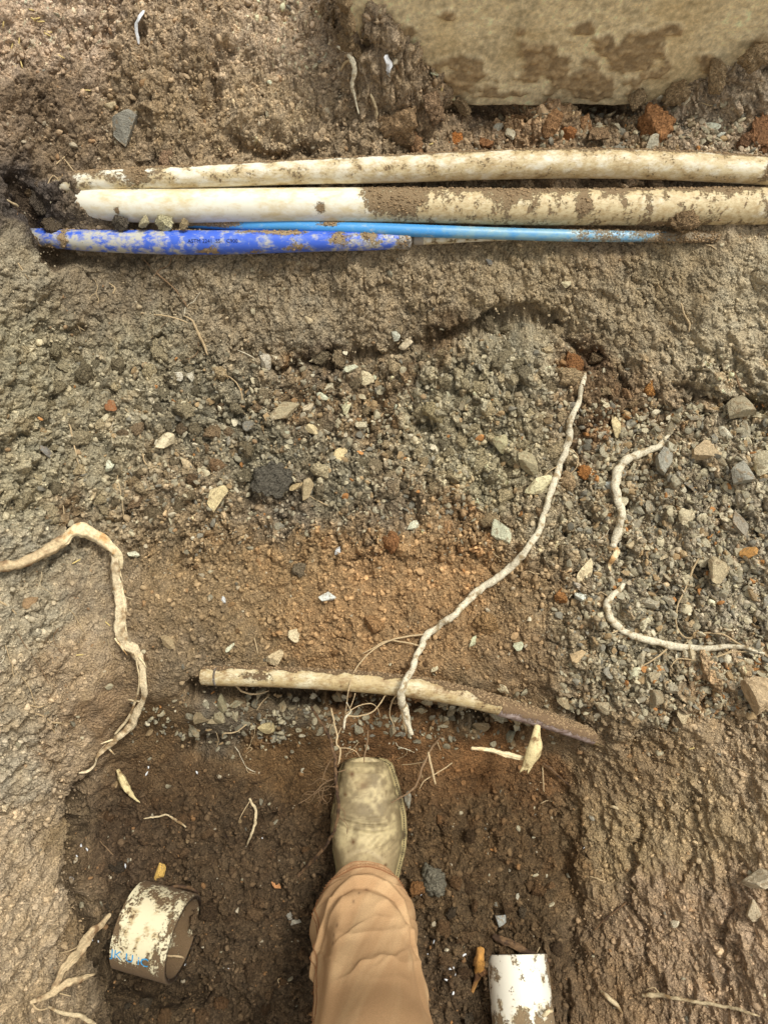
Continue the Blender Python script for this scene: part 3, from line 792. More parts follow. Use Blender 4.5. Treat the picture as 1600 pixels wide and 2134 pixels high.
def d_blue(px, t, s):
    n = fbm(px / 30, t * 2.5, 4, 130); n2 = fbm(px / 14, t * 5, 3, 131)
    d = .24 + .14 * n + .12 * n2 + .45 * (1 - sst(t, -.1, .08)) * (1 - sst(px, 380, 420)) + .10 * sst(px, 640, 760)
    for (a, b, w, hh, k) in [(560, .1, 60, .14, .42), (600, .15, 35, .16, .45), (440, .75, 26, .15, .45), (400, -.02, 40, .1, .4), (705, .3, 20, .3, .45), (140, .5, 10, .5, .5), (770, .2, 22, .25, .4), (530, .8, 22, .12, .35), (620, .7, 30, .15, .3), (110, .8, 12, .2, .4), (840, .5, 12, .6, .5)]:
        d = d + k * np.exp(-((px - a) / w) ** 2 - ((t - b) / hh) ** 2)
    sc_ = .36 + .17 * (1 - sst(px, 330, 360)) * sst(t, .05, .3) + .18 * n + .16 * n2 + .14 * sst(px, 640, 760)
    return d, .36 + .2 * n, sc_
def d_lblue(px, t, s):
    n = fbm(px / 40, t * 2, 4, 140)
    d = .20 + .85 * (1 - sst(px, 440, 560)) * (1 - sst(t, .3, .9)) + .26 * sst(px, 1130, 1220) + .35 * sst(px, 1290, 1480) + .15 * n + .5 * np.exp(-((px - 690) / 22) ** 2) * (t < .4) + .22 * (t < .06)
    return d, .30 + .30 * sst(px, 900, 960) + .1 * n, .28 + .2 * sst(px, 1150, 1200) + .15 * n
def d_grey(px, t, s):
    n = fbm(px / 20, t * 2, 4, 150)
    return .42 + .25 * n + .2 * (1 - sst(px, 840, 960)), .5 + .3 * n, .4 + .3 * n
def d_strip(px, t, s):
    n = fbm(px / 16, t * 2, 4, 160)
    return .35 + .25 * n + .35 * (1 - sst(t, .1, .45)), .5 + .3 * n, .3 + .2 * n
def d_short(px, t, s):
    n = fbm(px / 26, t * 2.5, 4, 170); n2 = fbm(px / 60, t, 3, 171)
    edge = .06 + .12 * n2 + .5 * sst(px, 930, 1150)
    d = .62 * (1 - sst(t, edge - .06, edge + .08)) + .20 + .14 * n + .10 * sst(px, 900, 1000)
    d = d + .5 * np.exp(-((px - 540) / 9) ** 2 - ((t - .8) / .12) ** 2) + .3 * np.exp(-((px - 540) / 40) ** 2 - ((t - .3) / .2) ** 2)
    d = d + .06 + .08 * fbm(px / 9, t * 9, 3, 172)
    return d, .56 + .2 * n2, .46 + .14 * n + .1 * sst(t, .6, .9)

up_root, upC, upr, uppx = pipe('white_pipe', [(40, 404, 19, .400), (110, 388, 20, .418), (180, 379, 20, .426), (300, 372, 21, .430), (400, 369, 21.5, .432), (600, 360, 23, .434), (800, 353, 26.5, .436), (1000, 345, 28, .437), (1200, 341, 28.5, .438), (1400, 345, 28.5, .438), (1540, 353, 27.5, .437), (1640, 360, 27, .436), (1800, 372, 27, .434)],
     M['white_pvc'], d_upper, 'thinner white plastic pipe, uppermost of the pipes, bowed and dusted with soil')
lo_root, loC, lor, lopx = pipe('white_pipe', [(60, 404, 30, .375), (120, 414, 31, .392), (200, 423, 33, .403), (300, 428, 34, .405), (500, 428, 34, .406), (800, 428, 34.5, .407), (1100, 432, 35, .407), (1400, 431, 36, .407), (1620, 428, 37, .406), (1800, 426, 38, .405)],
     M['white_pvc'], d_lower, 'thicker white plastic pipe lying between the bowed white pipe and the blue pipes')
def bell(px): return 1 + .05 * np.exp(-((px - 352) / 5) ** 2) - .04 * np.exp(-((px - 362) / 3) ** 2)
bl_root, blC, blr, blpx = pipe('blue_pipe', [(40, 492, 17, .366), (110, 497, 19, .378), (200, 502, 21.5, .382), (350, 505, 24, .384), (500, 505, 23.5, .385), (650, 503, 20.5, .385), (760, 502, 19, .383), (853, 501, 17, .380)],
     M['blue_pvc'], d_blue, 'dark blue plastic pipe caked with pale mud, lowest of the pipes at the left', bell=bell)
lb_root, lbC, lbr, lbpx = pipe('light_blue_pipe', [(380, 466, 8, .385), (440, 468, 9, .388), (520, 471, 10, .391), (600, 471, 11, .393), (700, 475, 12, .394), (800, 478, 12.5, .394), (900, 482, 12.5, .393), (1050, 487, 12, .391), (1200, 491, 12, .388), (1350, 493, 11, .384), (1500, 494, 10, .378), (1600, 496, 9, .368)],
     M['light_blue_pvc'], d_lblue, 'thin light blue plastic pipe crossing above the dark blue pipe into the soil')
gr_root, grC, grr, grpx = pipe('grey_pipe', [(640, 466, 12, .352), (800, 470, 14, .362), (900, 471, 15, .366), (1100, 474, 15, .366), (1260, 477, 14, .362), (1400, 482, 12, .350)],
     M['grey_pvc'], d_grey, 'grey printed conduit mostly hidden between the thick white and light blue pipes', cat='conduit')
st_root, stC, str_, stpx = pipe('cream_pipe', [(862, 496, 14, .374), (900, 496, 12.5, .374), (1000, 494, 9, .374), (1100, 492, 7, .374), (1200, 491, 6, .372)],
     M['white_pvc'], d_strip, 'cream pipe end tucked under the light blue pipe, tapering off to the right')
sh_root, shC, shr, shpx = pipe('cream_pipe', [(423, 1408, 19, .140), (460, 1409, 20, .144), (600, 1412, 21, .148), (800, 1425, 22, .150), (900, 1438, 22, .149), (1000, 1460, 20, .142), (1100, 1488, 18, .124), (1200, 1522, 15, .098), (1260, 1545, 14, .076)],
     M['cream_pvc'], d_short, 'short muddy cream pipe sticking out above the pit, in front of the boot toe')
# coupling ring at the left of the short pipe, a scraped purple end at the right
k = np.argmin(abs(shpx - 452)); Cr = shC[k - 1:k + 2]; 
me = tube_mesh('coupling', Cr, np.full(3, shr[k] * 1.03), 40, colfn=lambda s, g: np.stack([.5 + 0 * s, .5 + 0 * s, .3 + 0 * s, 1 + 0 * s], -1))
obj('coupling_rim', shift(me, sh_root), M['grey_pvc'], sh_root)
k = (shpx > 1040) & (shpx < 1235)
M['purple'] = dirty_mat('purple_scraped', (140, 120, 110), (124, 100, 84), (122, 98, 70), 0.6, scuff=(190, 174, 164))
n_ = k.sum(); px_k = shpx[k]
me = tube_mesh('scraped_end', shC[k] + np.array([0, -.0016, .0010]), shr[k] * 1.0, 40, colfn=lambda s, g: np.stack([.22 + .5 * (1 - sst(((140 - np.degrees(g) + 180) % 360 - 180) / 180., .2, .75)) + .15 * noise(s * 60, g, 3), .4 + .2 * noise(s * 40, g, 5), .42 + .2 * noise(s * 90, g, 6), 1 + 0 * s], -1))
obj('scraped_end', shift(me, sh_root), M['purple'], sh_root, label='scraped purple grey end of the pipe')

# writing wrapped on a tube
def text_on(parent, C, r, pxs, px0, tpos, size, body, mat, name='lettering', skip=None):
    cu = bpy.data.curves.new(name, 'FONT'); cu.body = body; cu.size = size; cu.resolution_u = 2
    to = bpy.data.objects.new('tmp_text', cu); col.objects.link(to)
    bpy.context.view_layer.update()
    dg = bpy.context.evaluated_depsgraph_get()
    me = bpy.data.meshes.new_from_object(to.evaluated_get(dg))
    bpy.data.objects.remove(to); bpy.data.curves.remove(cu)
    me.name = name
    bm = bmesh.new(); bm.from_mesh(me); bmesh.ops.triangulate(bm, faces=bm.faces)
    bmesh.ops.subdivide_edges(bm, edges=[e for e in bm.edges if e.calc_length() > size * .2], cuts=1)
    T, A, B = frames(C); s = np.append(0, np.cumsum(np.linalg.norm(np.diff(C, axis=0), axis=1)))
    s0 = np.interp(px0, pxs, s)
    for v in bm.verts:
        sv = s0 + v.co.x
        c = np.array([np.interp(sv, s, C[:, q]) for q in range(3)]); rr = np.interp(sv, s, r)
        i = int(np.clip(np.searchsorted(s, sv), 0, len(s) - 1))
        ph = R(140 - 180 * tpos) + v.co.y / rr
        q = c + (rr + .0004) * (math.cos(ph) * A[i] + math.sin(ph) * B[i])
        v.co = Vector(q)
    bm.to_mesh(me); bm.free()
    obj(name, shift(me, parent), mat, parent)
text_on(bl_root, blC, blr, blpx, 398, .50, .0075, "ASTM 2241  SS-   C900", M['ink_black'])
text_on(gr_root, grC, grr, grpx, 905, .62, .008, "-1/2 1120 SCH 80C1", M['ink_grey'])
# grey banded mouth at the right end of the dark blue pipe
k = (blpx > 828)
me = tube_mesh('end_band', blC[k], blr[k] * 1.05, 48, colfn=lambda s, g: np.stack([.42 + .2 * noise(s * 200, g, 7), .5 + 0 * s, .4 + 0 * s, 1 + 0 * s], -1))
obj('end_band', shift(me, bl_root), M['grey_pvc'], bl_root, label='mud greyed band at the pipe mouth')
k = (stpx < 882)
me = tube_mesh('end_collar', stC[k], str_[k] * 1.06, 40, colfn=lambda s, g: np.stack([.3 + 0 * s, .5 + 0 * s, .3 + 0 * s, 1 + 0 * s], -1))
obj('end_collar', shift(me, st_root), M['grey_pvc'], st_root)

# offcut of wide pipe lying in the pit, mouth to the right
def hollow_pipe(name, c, axis, rad, length, thick, mat, colfn, label, cat, nth=110, nl=70, arc=(0, 360), jag=0.0):
    ax = np.array(axis, float); ax /= np.linalg.norm(ax)
    a = np.cross(ax, [0, 0, 1.0]); a /= np.linalg.norm(a); b = np.cross(a, ax)
    ls = np.linspace(-length / 2, length / 2, nl)
    prof = [(l, rad) for l in ls] + [(length / 2, rad - thick)] + [(l, rad - thick) for l in ls[::-1]] + [(-length / 2, rad)]
    prof = np.array(prof)
    th = np.radians(np.linspace(arc[0], arc[1], nth, endpoint=arc[1] - arc[0] < 360))
    Pl, Th = np.meshgrid(prof[:, 0], th, indexing='ij'); Rr = np.repeat(prof[:, 1:2], len(th), 1)
    Pl = Pl + jag * noise(Th * 3, Th * 0, 200) * (Pl > 0)
    V = c + Pl[..., None] * ax + Rr[..., None] * (np.cos(Th)[..., None] * a + np.sin(Th)[..., None] * b)
    outer = (np.arange(len(prof)) < nl)[:, None] + 0 * Th
    C_ = colfn(Pl, Th, outer)
    me = raw_mesh(name, V.reshape(-1, 3), grid_faces(len(prof), len(th), wrap=arc[1] - arc[0] >= 360), 4, C_.reshape(-1, 4))
    root = empty(name, c - np.array([0, 0, rad]), label, cat)
    obj('pipe_wall', shift(me, root), mat, root)
    return root, a, b, ax

oc = unproj(328, 1940, .050)
def oc_col(l, th, outer):
    n = fbm(l * 60, th * 2.2, 4, 210); deg = np.degrees(th) % 360
    cleanband = np.exp(-((deg - 105) / 38) ** 2) * np.exp(-((l + .004) / .03) ** 2)
    d_out = .58 - .36 * cleanband + .22 * n + .34 * (1 - sst(deg, 25, 62)) + .25 * sst(deg, 160, 200)
    d_out = d_out - .04 + .14 * fbm(l * 260, th * 15, 3, 213)
    d_in = .68 + .25 * n - .1 * np.exp(-((deg - 60) / 50) ** 2)
    return np.stack([np.where(outer > .5, d_out, d_in), .35 + .3 * n, .36 + .2 * n, np.ones_like(l)], -1)
off_root, oa, ob, oax = hollow_pipe('pipe_offcut', oc, (0.95, -0.20, 0.11), .060, .084, .007, M['cream_pvc'], oc_col,
    'wide cream pipe offcut with blue print and muddy open mouth, left of the trousers', 'pipe offcut')
# blue print round the offcut
def print_off(body, size, l0, deg0, mat):
    cu = bpy.data.curves.new('lettering', 'FONT'); cu.body = body; cu.size = size; cu.resolution_u = 2
    to = bpy.data.objects.new('tmp_text', cu); col.objects.link(to)
    bpy.context.view_layer.update()
    me = bpy.data.meshes.new_from_object(to.evaluated_get(bpy.context.evaluated_depsgraph_get()))
    bpy.data.objects.remove(to); bpy.data.curves.remove(cu)
    for v in me.vertices:
        th = R(deg0) + v.co.y / .060 * 1.0
        q = oc + oax * (l0 + v.co.x) + .0605 * (math.cos(th) * oa + math.sin(th) * ob)
        v.co = Vector(q)
    me.name = 'lettering'
    obj('lettering', shift(me, off_root), mat, off_root)

print_off("JK U iC", .019, -.040, 56, M['ink_blue'])

pc = unproj(1090, 2128, .020)
def pc_col(l, th, outer):
    n = fbm(l * 40, th * 3, 4, 220); deg = np.degrees(th) % 360
    d = .31 + .26 * n + .08 * fbm(l * 200, th * 12, 3, 222) + .38 * (1 - sst(l, -.02, .03)) + .4 * (1 - sst(deg, 20, 45)) + .10 * sst(deg, 150, 180)
    return np.stack([d, .18 + .3 * n + .35 * (1 - sst(l, .0, .04)), .25 + .25 * n, np.ones_like(l)], -1)
hollow_pipe('pipe_offcut', pc, (-0.02, 1.0, -0.22), .046, .17, .0045, M['white_pvc'], pc_col,
    'bright white pipe offcut with dark specks, half buried right of the trouser leg', 'pipe offcut')

# ---------------------------------------------------------------- roots
def root_thing(name, pts, r_mat, label, cat='root', sides=14, rough=.22, lift=0.004, flat=1.0, rootlets=(), seed=1, group=None, partname='root_bark', extra=(), twist=0, rl_mat='root_fine', dens=1.0, ridges=0.0):
    C, r = path(pts, lift, dens)
    if ridges: sides = 22
    me = tube_mesh(name, C, r, sides, flat, rough, seed, twist=twist, ridges=ridges)
    if not rootlets and not extra:
        o = obj(name, me, M[r_mat]); tag(o, label, cat, group)
        c = C[len(C) // 2]; o.location = Vector(c); me.transform(Matrix.Translation(-Vector(c)))
        return o
    root = empty(name, C[len(C) // 2], label, cat, group)
    obj(partname, shift(me, root), M[r_mat], root)
    for q, rp in enumerate(rootlets):
        C2, r2 = path(rp, lift)
        obj('rootlet', shift(tube_mesh('rootlet', C2, r2, 6, 1, .1, seed + q), root), M[rl_mat], root)
    for (pn, ep, mt, fl) in extra:
        C2, r2 = path(ep, lift)
        obj(pn, shift(tube_mesh(pn, C2, r2, 22, fl, .18, seed + 9, ridges=max(.45, ridges)), root), M[mt], root)
    return root

root_thing('root', [(1218, 778, 4), (1214, 800, 7), (1205, 832, 6), (1190, 870, 8.5), (1183, 920, 9), (1165, 975, 9), (1145, 1030, 8.5), (1128, 1090, 8), (1100, 1140, 8.5), (1060, 1185, 10), (1020, 1215, 10), (980, 1247, 9.5), (940, 1283, 9), (905, 1312, 9), (886, 1326, 9.5),
    (877, 1348, 8.5, .008), (860, 1385, 8, .028), (846, 1418, 9, ('z', .186)), (838, 1448, 10, ('z', .180)), (838, 1475, 10.5, ('z', .155)), (846, 1500, 8, ('z', .140)), (858, 1530, 5.5, ('z', .125))], 'root_pale',
    'long pale root running from the clay wall down across the muddy cream pipe', lift=.008, seed=3, partname='root_bark', rl_mat='root_fine',
    rootlets=[[(884, 1322, 3), (850, 1326, 2.6), (815, 1334, 2.4), (790, 1346, 2), (762, 1368, 2, .012), (738, 1400, 1.8, .03), (727, 1435, 1.6, ('z', .17)), (722, 1470, 1.6, ('z', .15)), (718, 1500, 1.5, ('z', .13))],
              [(876, 1346, 2.5), (840, 1338, 2), (805, 1336, 1.8), (775, 1352, 1.5), (755, 1362, 1)],
              [(835, 1440, 2, ('z', .165)), (818, 1460, 1.8, ('z', .15)), (812, 1490, 1.4, ('z', .13)), (822, 1515, 1, ('z', .12))],
              [(838, 1478, 6, ('z', .150)), (842, 1500, 5.5, ('z', .14)), (848, 1527, 4.5, ('z', .12))],
              [(1168, 968, 1.4), (1140, 985, 1.2), (1130, 1000, 1)],
              [(1180, 930, 1.3), (1203, 950, 1.3), (1200, 975, 1.2), (1180, 992, 1.2), (1160, 1000, 1)]])
root_thing('root', [(1400, 898, 3), (1385, 915, 6), (1368, 929, 8.5), (1340, 941, 9), (1313, 954, 10.5), (1294, 974, 12), (1285, 1002, 12), (1287, 1040, 11), (1293, 1070, 11), (1290, 1100, 10.5), (1281, 1125, 11), (1276, 1140, 9)], 'root_pale',
    'thick chalky root with a torn lower tip, curving down through the gravel at the right', seed=8, lift=.008,
    rootlets=[[(1298, 970, 2.5), (1306, 972, 2)]], extra=[('torn_tip', [(1276, 1136, 7, .004), (1284, 1152, 8), (1276, 1166, 7), (1268, 1176, 5), (1271, 1190, 2)], 'wood', .5)])
root_thing('root', [(1299, 1216, 5), (1292, 1229, 8), (1275, 1243, 8.5), (1262, 1257, 10), (1265, 1276, 10), (1276, 1296, 9.5), (1297, 1314, 9.5), (1330, 1328, 9), (1370, 1340, 10), (1410, 1349, 9), (1450, 1353, 9), (1490, 1350, 8), (1530, 1347, 6), (1565, 1355, 4), (1592, 1362, 2.5)], 'root_pale',
    'hook shaped pale root on the gravel, ending in a rootlet spray at the right edge', seed=12, lift=.007,
    rootlets=[[(1545, 1344, 2.5), (1500, 1366, 2.2), (1455, 1376, 2.2), (1410, 1374, 2), (1395, 1392, 1.2)], [(1392, 1350, 2.8), (1362, 1374, 2.4), (1328, 1393, 1.6)],
              [(1570, 1352, 2.4), (1540, 1342, 2.6), (1502, 1321, 2.6), (1458, 1321, 2.6), (1432, 1330, 2.4), (1413, 1315, 2.4), (1409, 1270, 2.4), (1428, 1225, 2.4), (1446, 1180, 3.0), (1462, 1150, 2)],
              [(1475, 1320, 1.6), (1445, 1328, 1.6), (1422, 1345, 1)], [(1560, 1358, 2), (1520, 1360, 1.8), (1480, 1380, 1.3), (1478, 1400, 1)], [(1290, 1313, 3), (1272, 1320, 1.5)], [(1268, 1244, 1.6), (1250, 1234, 1.2), (1243, 1238, .8)]])
root_thing('root', [(-60, 1192, 13), (0, 1183, 13), (45, 1175, 12), (80, 1160, 14), (108, 1142, 15), (140, 1124, 14)], 'wood_grey',
    'torn root at the left edge, peeled pale at its bend, hanging as a long ribbon', seed=21, lift=.02, rough=.22, ridges=.25,
    extra=[('peeled_bend', [(132, 1130, 12, .026), (150, 1113, 15, .03), (176, 1108, 17, .034), (205, 1118, 15, .034), (230, 1140, 12, .032), (248, 1165, 9, .03), (250, 1185, 6, .026)], 'wood', .32),
           ('bark_ribbon', [(236, 1150, 9, .028), (243, 1185, 11, .026), (243, 1220, 13, .024), (248, 1262, 14, .022), (253, 1310, 14, .02), (262, 1340, 14, .02), (284, 1364, 13, .02), (297, 1390, 9, .02), (297, 1420, 9, .02), (300, 1445, 8, .022), (293, 1472, 9, .024), (276, 1508, 11, .028), (250, 1534, 9, .028), (224, 1556, 7, .026), (205, 1574, 4.5, .024), (197, 1596, 3, .022), (182, 1608, 4, .018), (165, 1611, 1.5, .014)], 'ribbon', .14)] + [('splinter', [(a, b, 2.6, .024), (a + dx_ * .5, b + dy_ * .5, 2.0, .027), (a + dx_, b + dy_, .6, .026)], 'wood', .4) for a, b, dx_, dy_ in [(243, 1172, 14, 40), (254, 1215, 6, 60), (262, 1300, 4, 50), (240, 1330, 26, 36), (288, 1365, 18, 26), (304, 1425, -2, 34), (290, 1490, -16, 36), (262, 1528, -30, 22), (240, 1540, -30, 10), (160, 1106, 50, 2), (120, 1130, 40, -20), (228, 1560, 12, 14)]],
    rootlets=[[(262, 1340, 1.6, .022), (279, 1360, 1.8, .024), (288, 1395, 2.2, .025), (291, 1420, 2.5, .026), (283, 1460, 3.5, .026), (262, 1505, 4, .03), (240, 1530, 3, .03)], [(268, 1458, 3, .02), (292, 1462, 2, .024)], [(80, 1165, 1.3, .01), (88, 1200, 1.2, .004), (85, 1220, 1.0), (110, 1238, .8)], [(278, 1250, 1.2, .026), (246, 1238, 1.2, .026)]], rl_mat='root')
# hanging in the pit, over the boot
zr = lambda a: ('z', a)
root_thing('root', [(648, 1472, 3.0, zr(.10)), (668, 1503, 3.4, zr(.12)), (686, 1535, 3.8, zr(.13)), (696, 1570, 4.4, zr(.13)), (699, 1610, 4.6, zr(.125)), (704, 1650, 4.5, zr(.118)), (706, 1690, 4.0, zr(.105)), (700, 1722, 3.6, zr(.095)), (688, 1750, 4, zr(.075)), (662, 1782, 4.4, zr(.05)), (625, 1820, 4.2, .008), (596, 1850, 3.0, .006)], 'root_dark',
    'dark hanging root crossing the left edge of the boot, with feathery rootlets', seed=31, rl_mat='root_fine_dark', dens=1.5,
    rootlets=[[(698, 1622, 1.8, zr(.122)), (676, 1632, 1.6, zr(.11)), (658, 1650, 1.5, zr(.1)), (640, 1665, 1.3, zr(.085)), (622, 1675, 1, zr(.08))], [(692, 1580, 1.6, zr(.12)), (678, 1605, 1.4, zr(.11)), (672, 1628, 1.2, zr(.105))],
              [(698, 1640, 1.6, zr(.12)), (675, 1640, 1.3, zr(.1)), (655, 1655, 1.2, zr(.09)), (635, 1655, .9, zr(.08))], [(676, 1640, 1, zr(.1)), (672, 1662, 1, zr(.09)), (680, 1672, .8, zr(.09))], [(700, 1610, 1.2, zr(.125)), (722, 1604, .9, zr(.12))],
              [(706, 1680, 1.2, zr(.11)), (717, 1690, 1, zr(.1)), (720, 1710, .7, zr(.095))], [(697, 1632, 1.3, zr(.118)), (680, 1646, 1.1, zr(.1)), (662, 1650, 1, zr(.09)), (645, 1672, .8, zr(.075)), (632, 1668, .6, zr(.07))], [(670, 1636, 1, zr(.105)), (664, 1650, .9, zr(.09)), (668, 1668, .8, zr(.08)), (660, 1684, .6, zr(.07))],
              [(684, 1628, 1, zr(.11)), (668, 1622, .9, zr(.105)), (650, 1634, .8, zr(.09)), (638, 1634, .6, zr(.085))], [(655, 1650, .9, zr(.095)), (640, 1650, .8, zr(.085)), (628, 1660, .6, zr(.08))], [(690, 1655, 1, zr(.105)), (676, 1658, .9, zr(.09)), (660, 1664, .7, zr(.08))], [(672, 1520, 1.2, zr(.12)), (684, 1512, 1, zr(.122)), (690, 1500, .7, zr(.12))], [(706, 1700, 1, zr(.1)), (724, 1722, .9, zr(.092)), (722, 1745, .7, zr(.09))], [(672, 1598, 1, zr(.108)), (660, 1595, .9, zr(.1))], [(690, 1662, 1.2, zr(.105)), (684, 1672, 1, zr(.09)), (672, 1676, .8, zr(.08))]])
root_thing('root', [(690, 1476, 2.4, zr(.12)), (697, 1510, 2.4, zr(.13)), (703, 1535, 2.6, zr(.135)), (702, 1552, 2.4, zr(.135)), (709, 1562, 2.4, zr(.133)), (708, 1580, 2.2, zr(.13)), (704, 1594, 1.2, zr(.125))], 'root_fine',
    'thin kinked root hanging beside the dark root at the boot toe', seed=33,
    rootlets=[[(708, 1559, 1.2, zr(.133)), (722, 1559, 1.1, zr(.13)), (740, 1565, 1, zr(.125)), (750, 1578, .8, zr(.118))], [(704, 1532, 1.3, zr(.135)), (712, 1515, 1, zr(.135))], [(695, 1504, 1.3, zr(.128)), (688, 1520, 1.1, zr(.12)), (688, 1535, .9, zr(.11))]])
root_thing('root', [(767, 1522, 2, zr(.09)), (765, 1548, 2, zr(.1)), (760, 1570, 2, zr(.105)), (759, 1590, 1.2, zr(.1))], 'root_fine_dark', 'short thin root dangling straight over the middle of the boot toe', seed=35)
root_thing('root', [(722, 1464, 1.8, zr(.155)), (730, 1480, 1.8, zr(.15)), (722, 1492, 3, zr(.147)), (718, 1503, 3.5, zr(.145)), (717, 1520, 2, zr(.14))], 'root_pale',
    'small pale root knot curling out below the muddy cream pipe', seed=36,
    rootlets=[[(722, 1492, 2.2, zr(.147)), (750, 1492, 2, zr(.15)), (775, 1484, 2, zr(.152)), (792, 1466, 1.8, zr(.155)), (802, 1450, 1.5, zr(.15))], [(720, 1488, 1.6, zr(.147)), (745, 1472, 1.5, zr(.15)), (772, 1466, 1.4, zr(.15)), (785, 1474, 1.2, zr(.14)), (792, 1495, .9, zr(.12))], [(740, 1445, 1.4, zr(.165)), (735, 1462, 1.3, zr(.155)), (728, 1478, 1.2, zr(.15))]])
root_thing('root', [(918, 1536, 2.2, .006), (900, 1558, 2.8, zr(.09)), (889, 1578, 2.8, zr(.1)), (878, 1605, 2.8, zr(.1)), (868, 1632, 2.6, zr(.095)), (848, 1654, 2.4, zr(.09)), (815, 1673, 1.4, zr(.085))], 'root_fine_dark',
    'forked thin root hanging right of the boot toe', seed=41,
    rootlets=[[(892, 1568, 3.2, zr(.1)), (896, 1588, 3.2, zr(.1)), (901, 1610, 3.2, zr(.095)), (907, 1634, 2.6, zr(.09))], [(942, 1590, 1.6, zr(.07)), (925, 1602, 1.6, zr(.08)), (900, 1617, 1.6, zr(.085)), (883, 1628, 1.5, zr(.085)), (874, 1644, 1, zr(.08))], [(884, 1588, 1.4, zr(.1)), (860, 1592, 1.2, zr(.08)), (836, 1594, 1, zr(.065))], [(910, 1545, 1.2, .008), (918, 1564, .9, .008)]])
root_thing('root', [(520, 1664, 3, .004), (532, 1682, 3.8, .006), (533, 1705, 4, .008), (526, 1732, 3.5, .006), (515, 1762, 2, .002)], 'root', 'short curved root lying on the dark pit floor left of the boot', seed=43, rootlets=[[(522, 1668, 1.3), (508, 1690, 1.1), (498, 1710, .8)]])
root_thing('root', [(300, 1706, 1.5), (330, 1702, 2.4), (348, 1698, 2.6), (365, 1708, 3.4), (388, 1724, 2.2)], 'root', 'thin pale root lying flat between the splinter and the wide cream offcut', seed=45)
root_thing('root_splinter', [(246, 1604, 5, .012), (256, 1624, 10, .014), (266, 1646, 8, .014), (278, 1662, 4, .012), (292, 1672, 1.2, .01)], 'bone', 'stubby pale root splinter sticking out of the dark wall at the left of the pit', cat='splinter', seed=47, flat=.6, ridges=.6)
root_thing('stripped_root', [(1120, 1512, 8, zr(.135)), (1117, 1535, 12, zr(.138)), (1116, 1548, 18, zr(.138)), (1110, 1566, 20, zr(.135)), (1102, 1584, 15, zr(.13)), (1092, 1603, 7, zr(.122))], 'bone',
    'broken yellow root stub with a side twig, under the cream pipe right of the boot', seed=51, rough=.07, flat=.7, partname='stub', extra=[('twig', [(982, 1560, 4, zr(.12)), (1000, 1561, 4.5, zr(.12)), (1030, 1565, 5, zr(.118)), (1060, 1574, 6.5, zr(.118)), (1092, 1580, 6, zr(.12))], 'wood', .9), ('splinter', [(1098, 1590, 6, zr(.13)), (1088, 1602, 4, zr(.124)), (1082, 1610, 1, zr(.12))], 'bone', .5), ('splinter', [(1108, 1588, 6, zr(.13)), (1102, 1602, 4, zr(.124)), (1099, 1612, 1, zr(.12))], 'bone', .5)], dens=1.5)
root_thing('root', [(1131, 1590, 3, .01), (1150, 1604, 4, .01), (1168, 1622, 3, .008), (1190, 1640, 1.6, .005)], 'root_dark', 'dark bark twig right of the yellow root stub', seed=52)
root_thing('root', [(1130, 1595, 1.5, .006), (1131, 1620, 1.8, .006), (1133, 1650, 1.2, .004)], 'root_fine', 'hair thin root hanging straight down on the orange pit wall', seed=53, rootlets=[[(1131, 1632, 1), (1124, 1630, .8)]])
# wood and sticks at the bottom corners
root_thing('broken_stick', [(231, 1904, 4, .008), (212, 1926, 9, .014), (180, 1960, 13, .02), (150, 1998, 13, .022), (128, 2032, 10, .022), (110, 2062, 6, .018)], 'wood_grey', 'splintered pale stick standing out of the bank at the lower left, pointing up right', cat='stick', seed=61, flat=.6, rough=.28, ridges=.55, rootlets=[[(172, 1966, 2, .02), (150, 1980, 1.6, .016), (126, 1986, 1, .01)]])
root_thing('broken_stick', [(199, 2030, 3, .01), (170, 2040, 7, .016), (135, 2053, 9, .018), (98, 2074, 8, .018), (64, 2090, 4, .014)], 'wood_grey', 'shorter forked stick under the splintered one at the lower left', cat='stick', seed=62, flat=.6, rough=.25, ridges=.55, rootlets=[[(66, 2088, 2.5, .012), (80, 2104, 2.5, .01), (105, 2100, 2, .008)], [(125, 2070, 2.2, .012), (148, 2076, 1.2, .01)]])
root_thing('root', [(100, 2098, 3, .008), (135, 2112, 5, .01), (170, 2118, 6, .012), (205, 2140, 4, .008)], 'root', 'gnarled root at the very bottom left under the two sticks', seed=63)
root_thing('branch', [(1026, 1952, 6, .008), (1045, 1962, 9, .012), (1080, 1976, 8, .012), (1110, 1988, 7, .012), (1146, 2004, 4, .008)], 'root_dark', 'dark rotten branch lying just above the bright white offcut', cat='branch', seed=64, rough=.25, ridges=.45, rootlets=[[(1118, 1986, 1.3, .014), (1124, 1974, 1, .016)]])
root_thing('wood_scrap', [(1001, 1975, 8, .012), (1000, 1998, 12, .012), (996, 2024, 11, .012), (990, 2046, 6, .01), (982, 2072, 3, .008)], 'wood_orange', 'split orange wood scrap standing between trouser leg and white offcut', cat='wood scrap', seed=65, flat=.4, rough=.2, ridges=.55)
root_thing('root', [(1338, 2074, 5, .008), (1370, 2074, 5.5, .012), (1400, 2079, 4.5, .014), (1450, 2088, 4.5, .014), (1510, 2098, 4, .012), (1560, 2110, 3.5, .01), (1582, 2118, 2, .006)], 'root', 'long thin pale root across the bank at the lower right', seed=66, rootlets=[[(1375, 2072, 2, .012), (1362, 2058, 1.6, .012), (1344, 2064, 1.2, .01)]])
root_thing('root', [(1252, 2066, 4, .006), (1266, 2078, 6, .008), (1282, 2094, 5.5, .008), (1297, 2112, 2, .006)], 'root', 'stubby curved root piece right of the bright white offcut', seed=67)
root_thing('root', [(1228, 1826, 2, .002), (1246, 1832, 2, .003), (1262, 1838, 1.2, .002)], 'root_fine', 'small hair root on the right bank level with the trouser hem', seed=68)
